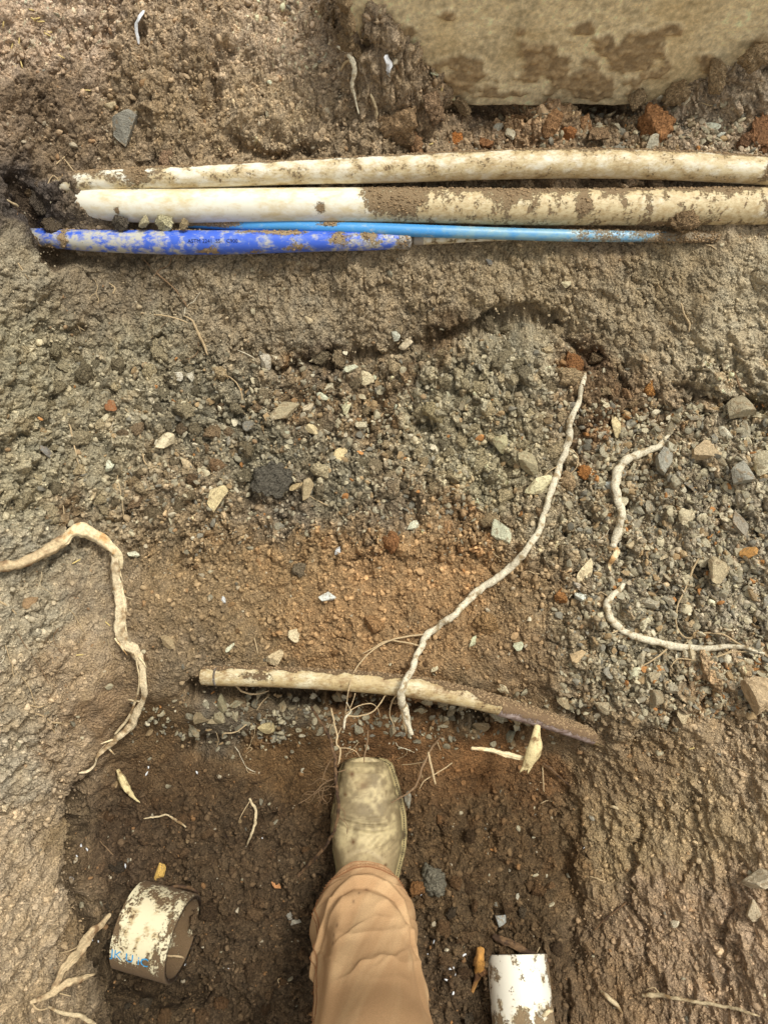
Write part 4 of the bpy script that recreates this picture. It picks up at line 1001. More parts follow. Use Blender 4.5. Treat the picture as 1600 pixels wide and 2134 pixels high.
root_thing('root', [(1312, 1848, 2.2, .003), (1324, 1856, 2.2, .003), (1334, 1862, 1.4, .003)], 'root_fine', 'tiny pale root right of the hair root on the right bank', seed=69)
root_thing('root', [(1268, 1680, 3, .004), (1282, 1682, 4, .004), (1291, 1692, 1.5, .003)], 'root', 'small curled root high on the right bank of the pit', seed=70)
root_thing('root', [(1305, 1880, 2.6, .002), (1276, 1902, 3, .003), (1238, 1938, 2.4, .003)], 'root_dark', 'straight dark root pressed into the right bank beside the pit', seed=71)
root_thing('root', [(1150, 2106, 3, .03), (1140, 2112, 5, .05), (1130, 2118, 4, .05)], 'wood', 'pale chewed root tip touching the side of the bright white offcut', seed=72)
root_thing('root', [(350, 1850, 3, .052), (385, 1848, 5, .045), (405, 1856, 4, .03), (416, 1864, 2, .02)], 'root_dark', 'dark root draped on the top of the wide cream offcut', seed=73)
root_thing('root', [(325, 1990, 2, .03), (350, 1992, 2.6, .05), (375, 1994, 2.4, .045), (388, 1998, 1.2, .03)], 'root_fine', 'thin root lying across the mouth of the wide cream offcut', seed=74)
root_thing('root', [(0, 412, 2, .004), (18, 418, 2.6, .004), (38, 430, 3, .004)], 'root', 'short pale root at the left edge level with the white pipes', seed=75)

HAIR = []
FINE = [([(296, 536, 1.5), (330, 572, 2), (362, 600, 2), (384, 628, 2.6), (390, 640, 1.5)], 'slanting thin root on the clay below the dark blue pipe'),
        ([(294, 652, 1.5), (330, 656, 2), (370, 664, 2), (400, 676, 1.8)], 'nearly level thin root on the clay wall at the left'),
        ([(380, 656, 1.3), (400, 668, 2.5), (412, 690, 4), (424, 718, 3.6), (433, 740, 2)], 'fuzzy root tuft below the level thin root'),
        ([(358, 536, 1.4), (352, 552, 1.3), (330, 564, 1.2), (318, 584, .9)], 'crooked short root just under the dark blue pipe'),
        ([(462, 776, 1.4), (485, 790, 1.6), (500, 810, 1.6), (505, 835, 1.6), (500, 846, 1.4), (512, 864, 1)], 'curly thin root left of the cream pebbles'),
        ([(144, 880, 2.2), (152, 912, 2.2), (160, 950, 1.8), (166, 975, 1)], 'thin upright root in the clods at the far left'),
        ([(262, 852, 2), (282, 880, 2.6), (292, 905, 2.6), (296, 940, 2.4), (306, 968, 2), (338, 982, 1.4), (356, 992, 1)], 'branching root in the rubble left of the black lump'),
        ([(246, 965, 1.8), (246, 1000, 1.8), (252, 1030, 1.5), (242, 1064, 1.1)], 'long hair root in the rubble at the left'),
        ([(262, 1004, 1.3), (256, 1040, 1.3), (258, 1080, 1)], 'fine hair root right of the long hair root'),
        ([(120, 1036, 1.4), (132, 1052, 1.6), (134, 1070, 1.6), (142, 1088, 1.1)], 'wriggly root at the foot of the left bank'),
        ([(642, 1032, 1.2), (660, 1042, 1.4), (688, 1056, 1)], 'tiny pale root right of the black lump'),
        ([(532, 884, 1.2), (545, 890, 1.4), (552, 905, 1.2), (560, 918, .9)], 'tiny root above the black lump'),
        ([(848, 812, 1.2), (862, 838, 1.4), (872, 866, 1.1)], 'faint thin root left of the grey clod mound'),
        ([(730, 530, 1.2), (731, 552, 1.5), (736, 575, 1.3), (738, 592, .9)], 'tiny upright root under the right part of the dark blue pipe'),
        ([(1492, 520, 1), (1480, 512, 1.2), (1470, 510, 1)], 'tiny root near the buried end of the light blue pipe'),
        ([(1418, 632, 2), (1425, 656, 2.4), (1436, 676, 3), (1434, 692, 2)], 'fuzzy white root wisp on the clay at the right'),
        ([(1524, 770, 1.6), (1536, 792, 2.6), (1544, 812, 3.4), (1560, 822, 2)], 'bushy white root wisp above the dark crack at the right'),
        ([(228, 590, 1.5), (240, 600, 2.2), (236, 612, 2)], 'tiny branched white root on the upper left clay'),
        ([(118, 342, 1.8), (136, 326, 1.2)], 'tiny root stub at the left of the white pipe ends'),
        ([(124, 318, 1.3), (140, 338, 1.5), (158, 362, 1.3)], 'thin root dangling onto the bowed white pipe at its left end'),
        ([(100, 398, 1.3), (102, 380, 1.4), (112, 366, 1.2), (130, 384, 1)], 'thin root looped at the left tips of the white pipes'),
        ([(38, 548, 2), (50, 566, 2), (60, 582, 1.2)], 'small pale root at the left edge below the blue pipe'),
        ([(921, 128, 2), (924, 158, 2.2), (920, 186, 2.2), (914, 204, 1.2)], 'pale grass stem standing against the concrete footing'),
        ([(948, 224, 1.4), (960, 236, 1.6), (962, 262, 1.2)], 'curved straw stem in the dark gap under the concrete'),
        ([(1145, 238, 1.3), (1175, 240, 1.6), (1210, 248, 1.6), (1240, 244, 1.3)], 'wavy root on top of the brown clod pile'),
        ([(1460, 214, 1.2), (1480, 220, 1.4), (1502, 218, 1)], 'tiny root on the loose soil at the upper right'),
        ([(492, 1430, 2.4, .02), (508, 1442, 2.6, .022), (530, 1446, 2.6, .022), (560, 1440, 1.4, .018)], 'white wriggly root poking out under the left part of the cream pipe'),
        ([(560, 1450, 1.3, .01), (545, 1465, 1.4, .012), (535, 1480, 1.2, .01)], 'short thin root among the stones under the cream pipe'),
        ([(514, 1510, 1.6, .01), (490, 1526, 1.8, .012), (468, 1528, 1.8, .012), (464, 1540, 1.4, .01)], 'curled root below the pale stone in the pit wall'),
        ([(452, 1528, 1.3, .008), (455, 1545, 1.3, .006), (452, 1556, 1, .004)], 'tiny hooked root left of the curled root'),
        ([(60, 1484, 2.2), (90, 1492, 2.4), (108, 1504, 2.6), (132, 1508, 1.6)], 'pale rootlet on the crusty left bank'),
        ([(100, 1506, 1.5), (112, 1522, 1.5), (122, 1548, 1)], 'fine offshoot pointing down on the crusty left bank'),
        ([(64, 1470, 1.5), (82, 1474, 2), (94, 1470, 1.1)], 'tiny rootlet above the pale rootlet on the left bank'),
        ([(-4, 1250, 2.6), (15, 1262, 2.8), (35, 1280, 1.6)], 'stout rootlet stub at the left edge below the torn root'),
        ([(0, 1305, 1.1), (14, 1350, 1.2), (24, 1380, 1.1), (60, 1430, 1.2), (75, 1470, .9)], 'long cobwebby root down the left bank'),
        ([(20, 1290, 1), (50, 1340, 1), (90, 1400, 1), (110, 1440, .8)], 'faint cobwebby root right of the long one on the left bank'),
        ([(1290, 1504, 1.2), (1310, 1500, 1.5), (1345, 1502, 1.2)], 'small root where the gravel meets the right bank'),
        ([(1244, 1494, 1), (1256, 1472, 1.3), (1266, 1452, 1.2)], 'thin root over the gravel above the right bank'),
        ([(1506, 1590, 1.2), (1535, 1602, 1.6), (1562, 1614, 1)], 'thin pale root high on the right bank'),
        ([(1100, 1190, 1.3), (1120, 1196, 1.6), (1158, 1194, 1)], 'small root right of the long pale root, in the brown soil'),
        ([(1025, 1136, 1.2), (1026, 1150, 1.3), (1040, 1162, 1.2), (1058, 1166, 1)], 'thin looping root beneath the greenish white pebble'),
        ([(1360, 1240, 1.2), (1400, 1200, 1.5), (1440, 1160, 1.2), (1465, 1130, 1)], 'straight dark root strand slanting through the right gravel'),
        ([(530, 1330, 1.6), (534, 1346, 1.8), (538, 1364, 1.2)], 'little upright root above the left part of the cream pipe'),
        ([(208, 1752, 1.2), (225, 1770, 1.4), (245, 1790, 1)], 'thin dark root on the pit floor by the left wall'),
        ([(584, 2058, 1.6), (580, 2040, 1.5), (600, 2050, 1.2)], 'forked tiny root on the pit floor left of the trousers'),
        ([(1125, 1675, 1.5), (1140, 1668, 1.4), (1156, 1672, 1)], 'tiny pale root at the right corner of the pit')]
for q, (pts, lab) in enumerate(FINE):
    dark = 'dark' in lab or 'faint' in lab
    nm = 'dry_grass' if 'stem' in lab else 'root'
    root_thing(nm, pts, 'root_fine_dark' if dark else ('straw' if 'stem' in lab else 'root_fine'), lab, cat='stem' if 'stem' in lab else 'root', sides=7, rough=.2, lift=.003, seed=100 + q)
HR = random.Random(91)
for q in range(34):
    z_ = q % 4
    x_, y_ = [(HR.uniform(120, 560), HR.uniform(560, 1080)), (HR.uniform(420, 1150), HR.uniform(1450, 1640)), (HR.uniform(10, 240), HR.uniform(1220, 1560)), (HR.uniform(1180, 1590), HR.uniform(540, 1620))][z_]
    an_ = HR.uniform(.9, 2.2); pl = [(x_, y_, .8)]
    for k_ in range(HR.randrange(3, 6)):
        an_ += HR.uniform(-.7, .7); st_ = HR.uniform(8, 18)
        pl.append((pl[-1][0] + st_ * math.cos(an_), pl[-1][1] + st_ * math.sin(an_), HR.uniform(.7, 1.4)))
    m_i = pl[len(pl) // 2]
    br = [(m_i[0], m_i[1], .9), (m_i[0] + HR.uniform(-12, 12), m_i[1] + HR.uniform(3, 12), .7), (m_i[0] + HR.uniform(-22, 22), m_i[1] + HR.uniform(8, 24), .5)]
    HAIR.append((pl, br, q))
# the pale dangling root and shreds in the upper middle
root_thing('root', [(704, 98, 4, .006), (722, 108, 6, .01), (734, 126, 7, .012), (736, 150, 5.5, .012), (734, 176, 4.5, .012), (740, 205, 3, .01), (748, 238, 1.8, .008)], 'root_pale', 'frayed whitish root hanging down the soil left of the concrete footing', seed=81, rough=.35, rootlets=[[(732, 122, 3, .012), (718, 132, 4, .012), (710, 146, 3.5, .01)]])
root_thing('root', [(772, 196, 3, .008), (778, 212, 4, .01), (784, 232, 4, .01), (784, 246, 3, .006)], 'root', 'stubby brown root right of the frayed whitish root', seed=82)
root_thing('plastic_shred', [(804, 116, 7, .012), (808, 132, 9, .014), (806, 150, 7, .014), (812, 160, 3, .01)], 'chip', 'torn grey plastic shred at the left foot of the concrete footing', cat='shred', seed=83, flat=.3)
root_thing('plastic_shred', [(300, 22, 3, .006), (292, 36, 6, .01), (284, 52, 5, .01), (288, 84, 4, .01), (290, 92, 2, .006)], 'chip', 'grey plastic shred hanging on the soil at the upper left', cat='shred', seed=84, flat=.35)

# ---------------------------------------------------------------- stones and clods
def ico(sub):
    bm = bmesh.new(); bmesh.ops.create_icosphere(bm, subdivisions=sub, radius=1)
    V = np.array([v.co[:] for v in bm.verts]); Fc = np.array([[v.index for v in f.verts] for f in bm.faces]); bm.free()
    return V, Fc
ICO = {k: ico(k) for k in (1, 2, 3, 4)}
def rock_V(seed, sub=3, flat=.6, cuts=13, lumpy=0.0, elong=1.3):
    r = np.random.default_rng(seed)
    V, Fc = ICO[sub]; V = V.copy()
    for _ in range(cuts):
        n = r.normal(size=3); n /= np.linalg.norm(n); d = r.uniform(.36, .80)
        o = V @ n - d; V -= np.clip(o, 0, None)[:, None] * n
    V += (lumpy + .012) * (noise(V[:, 0] * 3.1 + seed, V[:, 1] * 3.1 + 2 * V[:, 2], seed)[:, None]) * V
    if lumpy:
        V += lumpy * .6 * noise(V[:, 0] * 7 + seed, V[:, 2] * 7 + 2 * V[:, 1], seed + 3)[:, None] * V
        V += lumpy * .35 * noise(V[:, 1] * 15 + seed, V[:, 2] * 15 + 2 * V[:, 0], seed + 4)[:, None] * V
    V = V * np.array([elong, 1.0, flat]); V /= np.abs(V).max()
    return V, Fc
def sharp(me, deg):
    try: me.set_sharp_from_angle(angle=R(deg))
    except Exception: pass
STONES = []
for q in range(20):
    V, Fc = rock_V(300 + q, 4, [.6, .75, .9, .45][q % 4], 10 + q % 5, 0, [1.2, 1.5, 1.1, 1.8][q % 4])
    m_ = raw_mesh('stone', V, Fc, 3); sharp(m_, 26); m_.materials.append(M['stone']); STONES.append(m_)
CLODS = []
for q in range(10):
    V, Fc = rock_V(400 + q, 4, .75, 6, .24, 1.15)
    m_ = raw_mesh('clod', V, Fc, 3); m_.materials.append(M['clod']); CLODS.append(m_)

def vfac(rgb): return tuple(float(v) for v in np.clip(lin(rgb) * np.array([1.75, 1.68, 1.56]), 0, .8)) + (1.0,)

LM = [(560, 1000, 'the black lump'), (592, 862, 'the square grey stone'), (730, 800, 'the cream pebbles'), (1060, 720, 'the grey clod mound'), (1200, 860, 'the top of the long pale root'), (1160, 990, 'the middle of the long pale root'), (1050, 1195, 'the lower bend of the long pale root'),
      (1043, 1110, 'the greenish white pebble'), (1300, 960, 'the chalky root'), (1280, 1160, 'the torn root tip'), (1265, 1265, 'the hook of the pale hooked root'), (1440, 1350, 'the middle of the hooked root'), (1590, 1360, 'the rootlet spray at the right edge'),
      (1550, 850, 'the dark crack at the right'), (683, 1243, 'the white chip in brown soil'), (452, 1040, 'the knobbly cream stone'), (345, 920, 'the pale stone by the branching root'), (150, 940, 'the thin upright root at the far left'), (40, 1180, 'the bark of the torn root'), (190, 1110, 'the peeled bend of the torn root'), (290, 1390, 'the hanging bark ribbon'),
      (470, 1410, 'the left end of the cream pipe'), (700, 1420, 'the middle of the cream pipe'), (960, 1450, 'the sloping part of the cream pipe'), (1200, 1520, 'the scraped purple pipe end'), (1110, 1560, 'the yellow root stub'), (768, 1600, 'the boot toe'), (840, 1750, 'the right side of the boot'), (690, 1750, 'the left side of the boot'),
      (325, 1935, 'the wide cream offcut'), (1090, 2050, 'the bright white offcut'), (1000, 2010, 'the orange wood scrap'), (650, 2000, 'the left side of the trousers'), (880, 2000, 'the right side of the trousers'), (265, 1640, 'the root splinter'), (150, 2000, 'the splintered stick'), (1450, 2090, 'the long thin root at lower right'),
      (265, 270, 'the tarred asphalt chunk'), (835, 255, 'the big brown clod'), (1360, 260, 'the reddish brown block'), (950, 290, 'the orange brick bit'), (1130, 270, 'the brown clod pile'), (1475, 262, 'the round pale pebble'), (1100, 150, 'the concrete footing'), (300, 380, 'the left end of the bowed pipe'), (1500, 345, 'the right end of the bowed pipe'), (150, 505, 'the left end of the dark blue pipe'), (860, 500, 'the mouth of the dark blue pipe'), (1450, 493, 'the buried end of the light blue pipe'), (430, 130, 'the dark hollow at the upper left'), (1500, 1650, 'the right bank'), (60, 1600, 'the left bank'), (900, 700, 'the dark band above the rubble'), (860, 860, 'the hollow left of the mound')]
used = {}
def where(px, py):
    ds = sorted(((px - a) ** 2 + (py - b) ** 2, a, b, n) for a, b, n in LM)[0]
    a, b, n = ds[1:]
    dx, dy = px - a, py - b
    an = math.degrees(math.atan2(-dy, dx)) % 360
    if ds[0] < 22 ** 2: rel = 'right by'
    else: rel = ['right of', 'above right of', 'above', 'above left of', 'left of', 'below left of', 'below', 'below right of'][int((an + 22.5) // 45) % 8]
    far = 'just ' if ds[0] < 60 ** 2 and rel != 'right by' else ('' if ds[0] < 120 ** 2 else 'well ')
    if rel == 'right by': rel = 'touching'
    return far + rel + ' ' + n

OCC = []
def put(kind, px, py, rpx, rgb, label=None, group=None, template=None, sink=.28, stretch=None, rot=None, cat=None, p=None, tilt=.5, name=None):
    if p is None:
        p = surf(px, py)
    n = snorm(p); m = pxm(p); s = rpx * m
    tl = (STONES if kind == 'stone' else CLODS)
    me = tl[template if template is not None else rnd.randrange(len(tl))]
    o = bpy.data.objects.new(name or kind, me); col.objects.link(o)
    o.location = Vector(p + n * s * (.55 - sink))
    qn = Vector(n).to_track_quat('Z', 'Y')
    from mathutils import Euler
    q = qn @ Euler((rnd.uniform(-tilt, tilt), rnd.uniform(-tilt, tilt), rot if rot is not None else rnd.uniform(0, 6.28))).to_quaternion()
    o.rotation_mode = 'QUATERNION'; o.rotation_quaternion = q
    st_ = stretch or (rnd.uniform(.9, 1.15), rnd.uniform(.75, 1.0), rnd.uniform(.8, 1.1))
    o.scale = Vector((s * st_[0], s * st_[1], s * st_[2]))
    o.color = vfac(rgb)
    tag(o, label, cat or kind, group)
    OCC.append((p[0], p[1], s))
    return o

NAMED = [
 ('stone', 730, 770, 12, (190, 182, 158), 'cream pebble topmost of the cream pebble cluster'), ('stone', 762, 790, 15, (176, 166, 136), 'tan cream stone just right of the topmost cream pebble'), ('stone', 686, 806, 11, (182, 172, 146), 'small cream stone left of the tan cream stone'),
 ('stone', 672, 830, 14, (196, 186, 160), 'cream wedge stone left in the cream pebble cluster'), ('stone', 722, 848, 16, (190, 178, 146), 'ragged cream stone lowest of the cream pebble cluster'), ('stone', 756, 828, 10, (170, 160, 132), 'upright cream sliver at the right of the pebble cluster'), ('stone', 650, 895, 15, (180, 166, 130), 'yellowish stone below the cream pebble cluster'), ('stone', 752, 888, 12, (176, 168, 142), 'pale stone below right of the ragged cream stone'), ('stone', 645, 852, 12, (172, 160, 134), 'dull cream stone at the lower left of the pebble cluster'),
 ('stone', 683, 1243, 14, (206, 200, 176), 'angular white chip alone in the brown soil'), ('stone', 704, 1149, 9, (206, 200, 184), 'small white chip above the lone angular chip'), ('stone', 858, 1100, 13, (190, 182, 160), 'white grey pebble at the top of the brown soil'),
 ('stone', 1043, 1110, 21, (172, 174, 150), 'smooth greenish white pebble near the long pale root'), ('stone', 1116, 1012, 24, (186, 174, 140), 'long cream stone touching the long pale root'), ('stone', 1046, 922, 22, (156, 150, 118), 'olive grey stone left of the upper long pale root'), ('stone', 1096, 962, 26, (138, 130, 104), 'tall grey stone below the olive grey stone'),
 ('stone', 1280, 888, 21, (180, 166, 128), 'flat yellowish stone between the two pale roots'), ('stone', 1265, 1014, 12, (178, 184, 178), 'bluish white chip left of the chalky root'), ('stone', 712, 946, 16, (186, 164, 124), 'tan triangular stone above right of the black lump'), ('stone', 344, 921, 19, (182, 170, 142), 'pale oval stone by the branching root'),
 ('stone', 452, 1040, 26, (180, 166, 128), 'knobbly cream stone left of the black lump'), ('stone', 592, 862, 25, (142, 132, 106), 'square grey stone above the black lump'), ('stone', 640, 1020, 20, (150, 136, 106), 'brownish stone touching the right of the black lump'), ('stone', 618, 1015, 12, (160, 142, 106), 'small tan stone wedged by the black lump'), ('stone', 229, 973, 12, (190, 184, 162), 'white triangular chip by the long hair root'), ('stone', 391, 969, 16, (164, 148, 118), 'brown pyramid stone below the pale oval stone'),
 ('stone', 1220, 1190, 22, (182, 168, 136), 'upright cream slab left of the torn root tip'), ('stone', 1204, 1241, 14, (186, 186, 172), 'white flake below the upright cream slab'), ('stone', 1206, 1222, 12, (168, 160, 146), 'grey white stone between the cream slab and the white flake'), ('stone', 985, 1334, 12, (196, 184, 152), 'round cream pebble in the brown soil below the root bend'), ('stone', 1077, 1345, 10, (164, 168, 142), 'greenish chip above the sloping cream pipe'), ('stone', 615, 1320, 13, (178, 166, 136), 'cream pebble half sunk above the middle of the cream pipe'),
 ('stone', 575, 1370, 15, (172, 156, 124), 'slanted tan stone just above the cream pipe'), ('stone', 480, 1349, 9, (190, 182, 158), 'little white stone near the left end of the cream pipe'), ('stone', 467, 1252, 7, (206, 200, 184), 'tiny white chip at the left of the brown soil'), ('stone', 907, 1391, 9, (184, 172, 142), 'cream chip under the lower part of the long root'), ('stone', 1049, 1434, 11, (178, 166, 136), 'cream stone just above the sloping cream pipe'), ('stone', 351, 1336, 17, (150, 134, 104), 'brown grey stone right of the hanging bark ribbon'),
 ('stone', 1358, 1254, 22, (140, 134, 116), 'large grey stone inside the loop of the hooked root'), ('stone', 1316, 1136, 15, (166, 152, 122), 'tan stone right of the torn root tip'), ('stone', 1428, 1078, 17, (176, 166, 138), 'cream block in the middle of the right gravel'), ('stone', 1540, 1095, 26, (126, 120, 106), 'big dark grey block in the right gravel'), ('stone', 1500, 1185, 26, (152, 140, 112), 'tan grey slab in the right gravel'), ('stone', 1562, 1150, 15, (176, 134, 78), 'orange stone near the right edge'),
 ('stone', 1465, 940, 28, (150, 134, 106), 'tan triangular slab high in the right gravel'), ('stone', 1378, 968, 24, (128, 126, 114), 'grey slab right of the chalky root top'), ('stone', 1510, 905, 16, (176, 172, 152), 'white faced stone high at the right'), ('stone', 1552, 900, 22, (140, 134, 114), 'rounded grey slab right of the white faced stone'), ('stone', 1590, 965, 26, (176, 168, 142), 'pale wedge stone at the right edge'), ('stone', 1540, 992, 30, (132, 130, 118), 'layered grey slab below the pale wedge stone'), ('stone', 1536, 870, 34, (134, 126, 104), 'long flat slab under the dark crack'), ('stone', 1398, 935, 14, (150, 146, 126), 'grey chip left of the tan triangular slab'), ('stone', 1325, 1062, 17, (132, 128, 110), 'grey pair stone right of the chalky root'),
 ('stone', 1581, 1440, 34, (150, 132, 104), 'large tan stone at the right edge below the rootlet spray'), ('stone', 1594, 1832, 34, (158, 148, 126), 'large grey stone in the right bank at the edge'), ('stone', 1576, 1905, 26, (156, 144, 120), 'curved stone below the large grey stone in the right bank'), ('stone', 1418, 1485, 17, (168, 154, 124), 'tan stone where the gravel ends at the lower right'), ('stone', 1260, 1470, 20, (140, 130, 106), 'grey boulder just above the purple pipe end'), ('stone', 1175, 1460, 18, (132, 120, 94), 'brown grey stone above the scraped purple pipe end'), ('stone', 1365, 1455, 20, (126, 116, 94), 'dark rounded stone low in the right gravel'),
 ('stone', 493, 1462, 15, (120, 114, 92), 'grey stone in the wall under the left part of the cream pipe'), ('stone', 462, 1458, 16, (118, 112, 88), 'upright grey stone left of its neighbour under the cream pipe'), ('stone', 460, 1488, 15, (140, 132, 106), 'pale faced stone second row under the cream pipe'), ('stone', 422, 1490, 18, (116, 104, 80), 'brown stone at the left of the stones under the cream pipe'), ('stone', 557, 1508, 21, (152, 140, 104), 'pale wedge stone lowest under the cream pipe'), ('stone', 872, 1480, 16, (146, 138, 112), 'pale stone beside the hanging tip of the long root'), ('stone', 1058, 1525, 15, (112, 110, 92), 'dark square stone left of the yellow root stub'), ('stone', 1000, 1510, 19, (124, 110, 84), 'brown blocky stone under the sloping cream pipe'),
 ('stone', 849, 1668, 14, (122, 120, 108), 'slate grey stone touching the right of the boot'), ('stone', 615, 1921, 10, (164, 160, 144), 'pale grey pebble left of the trousers'), ('stone', 603, 1908, 8, (140, 138, 128), 'smaller grey pebble above the pale grey pebble'), ('stone', 1042, 1916, 14, (130, 132, 126), 'blue grey stone above the dark rotten branch'), ('stone', 1078, 1868, 6, (150, 146, 130), 'small square pebble in the pit above the blue grey stone'), ('stone', 336, 1812, 14, (196, 148, 80), 'round orange stone above the wide cream offcut'), ('stone', 576, 1844, 10, (164, 116, 74), 'reddish stone at the end of the dark hanging root'), ('stone', 148, 1836, 6, (184, 190, 186), 'bluish chip on the left wall of the pit'),
 ('stone', 901, 144, 12, (196, 184, 156), 'pale chip stuck on the concrete footing'), ('stone', 826, 123, 11, (178, 168, 144), 'grey pebble at the left end of the footing face'), ('stone', 1476, 262, 15, (196, 190, 166), 'round pale pebble on loose soil at the upper right'), ('stone', 1064, 286, 15, (176, 170, 148), 'upright pale stone in the brown clod pile'), ('stone', 1282, 269, 12, (182, 174, 150), 'pale pebble right of the brown clod pile'), ('stone', 1272, 248, 14, (170, 160, 134), 'pale rounded stone behind the pale pebble'), ('stone', 1042, 270, 10, (150, 150, 138), 'blue grey pebble in the brown clod pile'), ('stone', 1358, 304, 15, (150, 146, 128), 'flat grey stone under the reddish brown block'), ('stone', 1130, 240, 13, (158, 136, 106), 'upright sliver at the peak of the brown clod pile'), ('stone', 1502, 280, 8, (198, 192, 170), 'small white pebble right of the round pale pebble'),
 ('stone', 236, 224, 12, (178, 164, 132), 'pale chip above the tarred asphalt chunk'), ('stone', 562, 175, 6, (206, 190, 160), 'tiny cream pebble on the upper soil'), ('stone', 232, 845, 12, (120, 82, 52), 'round rust brown stone in the left rubble'), ('stone', 62, 1256, 16, (138, 114, 84), 'smooth brown stone on the left bank under the torn root'), ('stone', 280, 1155, 10, (186, 180, 158), 'pale round pebble right of the peeled bend'), ('stone', 92, 940, 14, (110, 108, 102), 'dark slate sliver at the far left'), ('stone', 372, 784, 11, (180, 176, 160), 'white faced stone high in the left rubble'), ('stone', 400, 786, 10, (174, 170, 152), 'white slanted stone right of the white faced stone'), ('stone', 552, 755, 14, (160, 154, 138), 'pale scraped stone at the foot of the clay wall'), ('stone', 822, 695, 11, (186, 182, 166), 'white chip in the dark band above the rubble'), ('stone', 845, 716, 12, (176, 164, 138), 'cream chip below the white chip in the dark band'), ('stone', 1017, 545, 8, (88, 88, 84), 'small dark stone in the clay below the light blue pipe'), ('stone', 1180, 592, 9, (186, 172, 140), 'cream chip in the clay wall at the right'), ('stone', 643, 668, 9, (172, 158, 128), 'tan chip in the clay wall'),
 ('stone', 560, 1375, 7, (150, 140, 116), 'small brown chip left of the slanted tan stone'), ('stone', 1088, 1200, 10, (140, 118, 88), 'brown pebble in the soil right of the root bend'),
 ('clod', 1360, 262, 40, (148, 108, 72), 'large reddish brown block behind the bowed white pipe'), ('clod', 950, 292, 17, (178, 118, 66), 'bright orange brick bit behind the bowed white pipe'), ('clod', 1184, 284, 18, (160, 112, 72), 'orange brown cube in the brown clod pile'), ('clod', 838, 258, 42, (150, 126, 96), 'big brown clod left of the orange brick bit'), ('clod', 900, 215, 38, (134, 112, 88), 'dark brown clod behind the big brown clod'), ('clod', 1236, 286, 32, (132, 110, 84), 'grey brown clod right in the clod pile'), ('clod', 1150, 262, 22, (150, 116, 82), 'ridged brown clod at the middle of the clod pile'), ('clod', 1010, 298, 18, (146, 106, 72), 'reddish clod at the left of the clod pile'), ('clod', 1220, 260, 20, (152, 118, 84), 'brown clod behind the grey brown clod'), ('clod', 1085, 252, 20, (140, 112, 82), 'brown clod behind the upright pale stone'), ('clod', 1585, 280, 30, (140, 104, 74), 'reddish clod at the upper right edge'), ('clod', 1550, 300, 18, (120, 92, 68), 'dark red clod left of the reddish clod at the edge'), ('clod', 348, 332, 20, (140, 116, 92), 'rounded brown clod above the left of the bowed pipe'), ('clod', 860, 300, 26, (142, 112, 82), 'low brown clod in front of the big brown clod'),
 ('clod', 905, 860, 24, (150, 138, 106), 'round grey clod at the left of the clod mound'), ('clod', 1220, 985, 16, (156, 108, 62), 'rust orange clod between the two pale roots'), ('clod', 1190, 760, 22, (132, 94, 60), 'rusty lump at the right of the clod mound'), ('clod', 1352, 806, 18, (156, 112, 64), 'orange lump in the clay at the right'), ('clod', 905, 1835, 32, (108, 104, 90), 'grey clay lump on the pit floor right of the boot'), ('clod', 870, 1855, 20, (126, 92, 58), 'orange brown clod beside the grey clay lump'), ('clod', 1004, 1855 + 160, 16, (110, 82, 56), 'brown clod left of the orange wood scrap'), ('clod', 815, 1130, 22, (138, 100, 66), 'reddish clod above the brown soil'), ('clod', 1168, 1243, 15, (150, 108, 66), 'orange clod right of the brown soil'), ('clod', 775, 1300, 26, (150, 118, 82), 'soft brown clod beside the long root fork'), ('clod', 1018, 1300, 32, (146, 118, 82), 'crumbling tan clod in the lower brown soil'), ('clod', 626, 1187, 17, (116, 104, 84), 'grey clod in the brown soil'), ('clod', 1500, 880 + 0, 14, (120, 110, 92), 'grey clod under the dark crack'), ('clod', 300, 465, 12, (186, 172, 140), 'pale crumb clod between the white and dark blue pipes'), ('clod', 342, 462, 18, (190, 174, 140), 'tall pale crumb clod on the dark blue pipe'), ('clod', 384, 468, 11, (160, 144, 112), 'small pale clod right of the tall crumb clod'), ('clod', 250, 462, 16, (82, 76, 66), 'black sooty clod at the left of the crumb clods'), ('clod', 1420, 462, 24, (124, 104, 78), 'brown clod pushed against the thick white pipe at the right'),
]
for row in NAMED:
    kind, px, py, r, rgb, lab = row
    p = None
    if (px, py) in ((300, 465), (342, 462), (384, 468), (250, 462), (1420, 462)):
        p = unproj(px, py, .408)
    if (px, py) == (901, 144):
        p = np.array([unproj(901, 144, .49)[0] * 1.0, yf - .004, .49])
    flatq = {'flat': 3, 'slab': 3, 'long': 3}
    tpl = None
    put(kind, px, py, r * 1.28, rgb, lab, p=p, tilt=.45, template=tpl, sink=.12 if kind == 'stone' else .35)
def unproj_y(px, py, y):
    d = np.array([px - 800, F * math.sin(TH) + (1067 - py) * math.cos(TH), -F * math.cos(TH) + (1067 - py) * math.sin(TH)])
    return np.array([0, 0, CZ]) + d * (y / d[1])
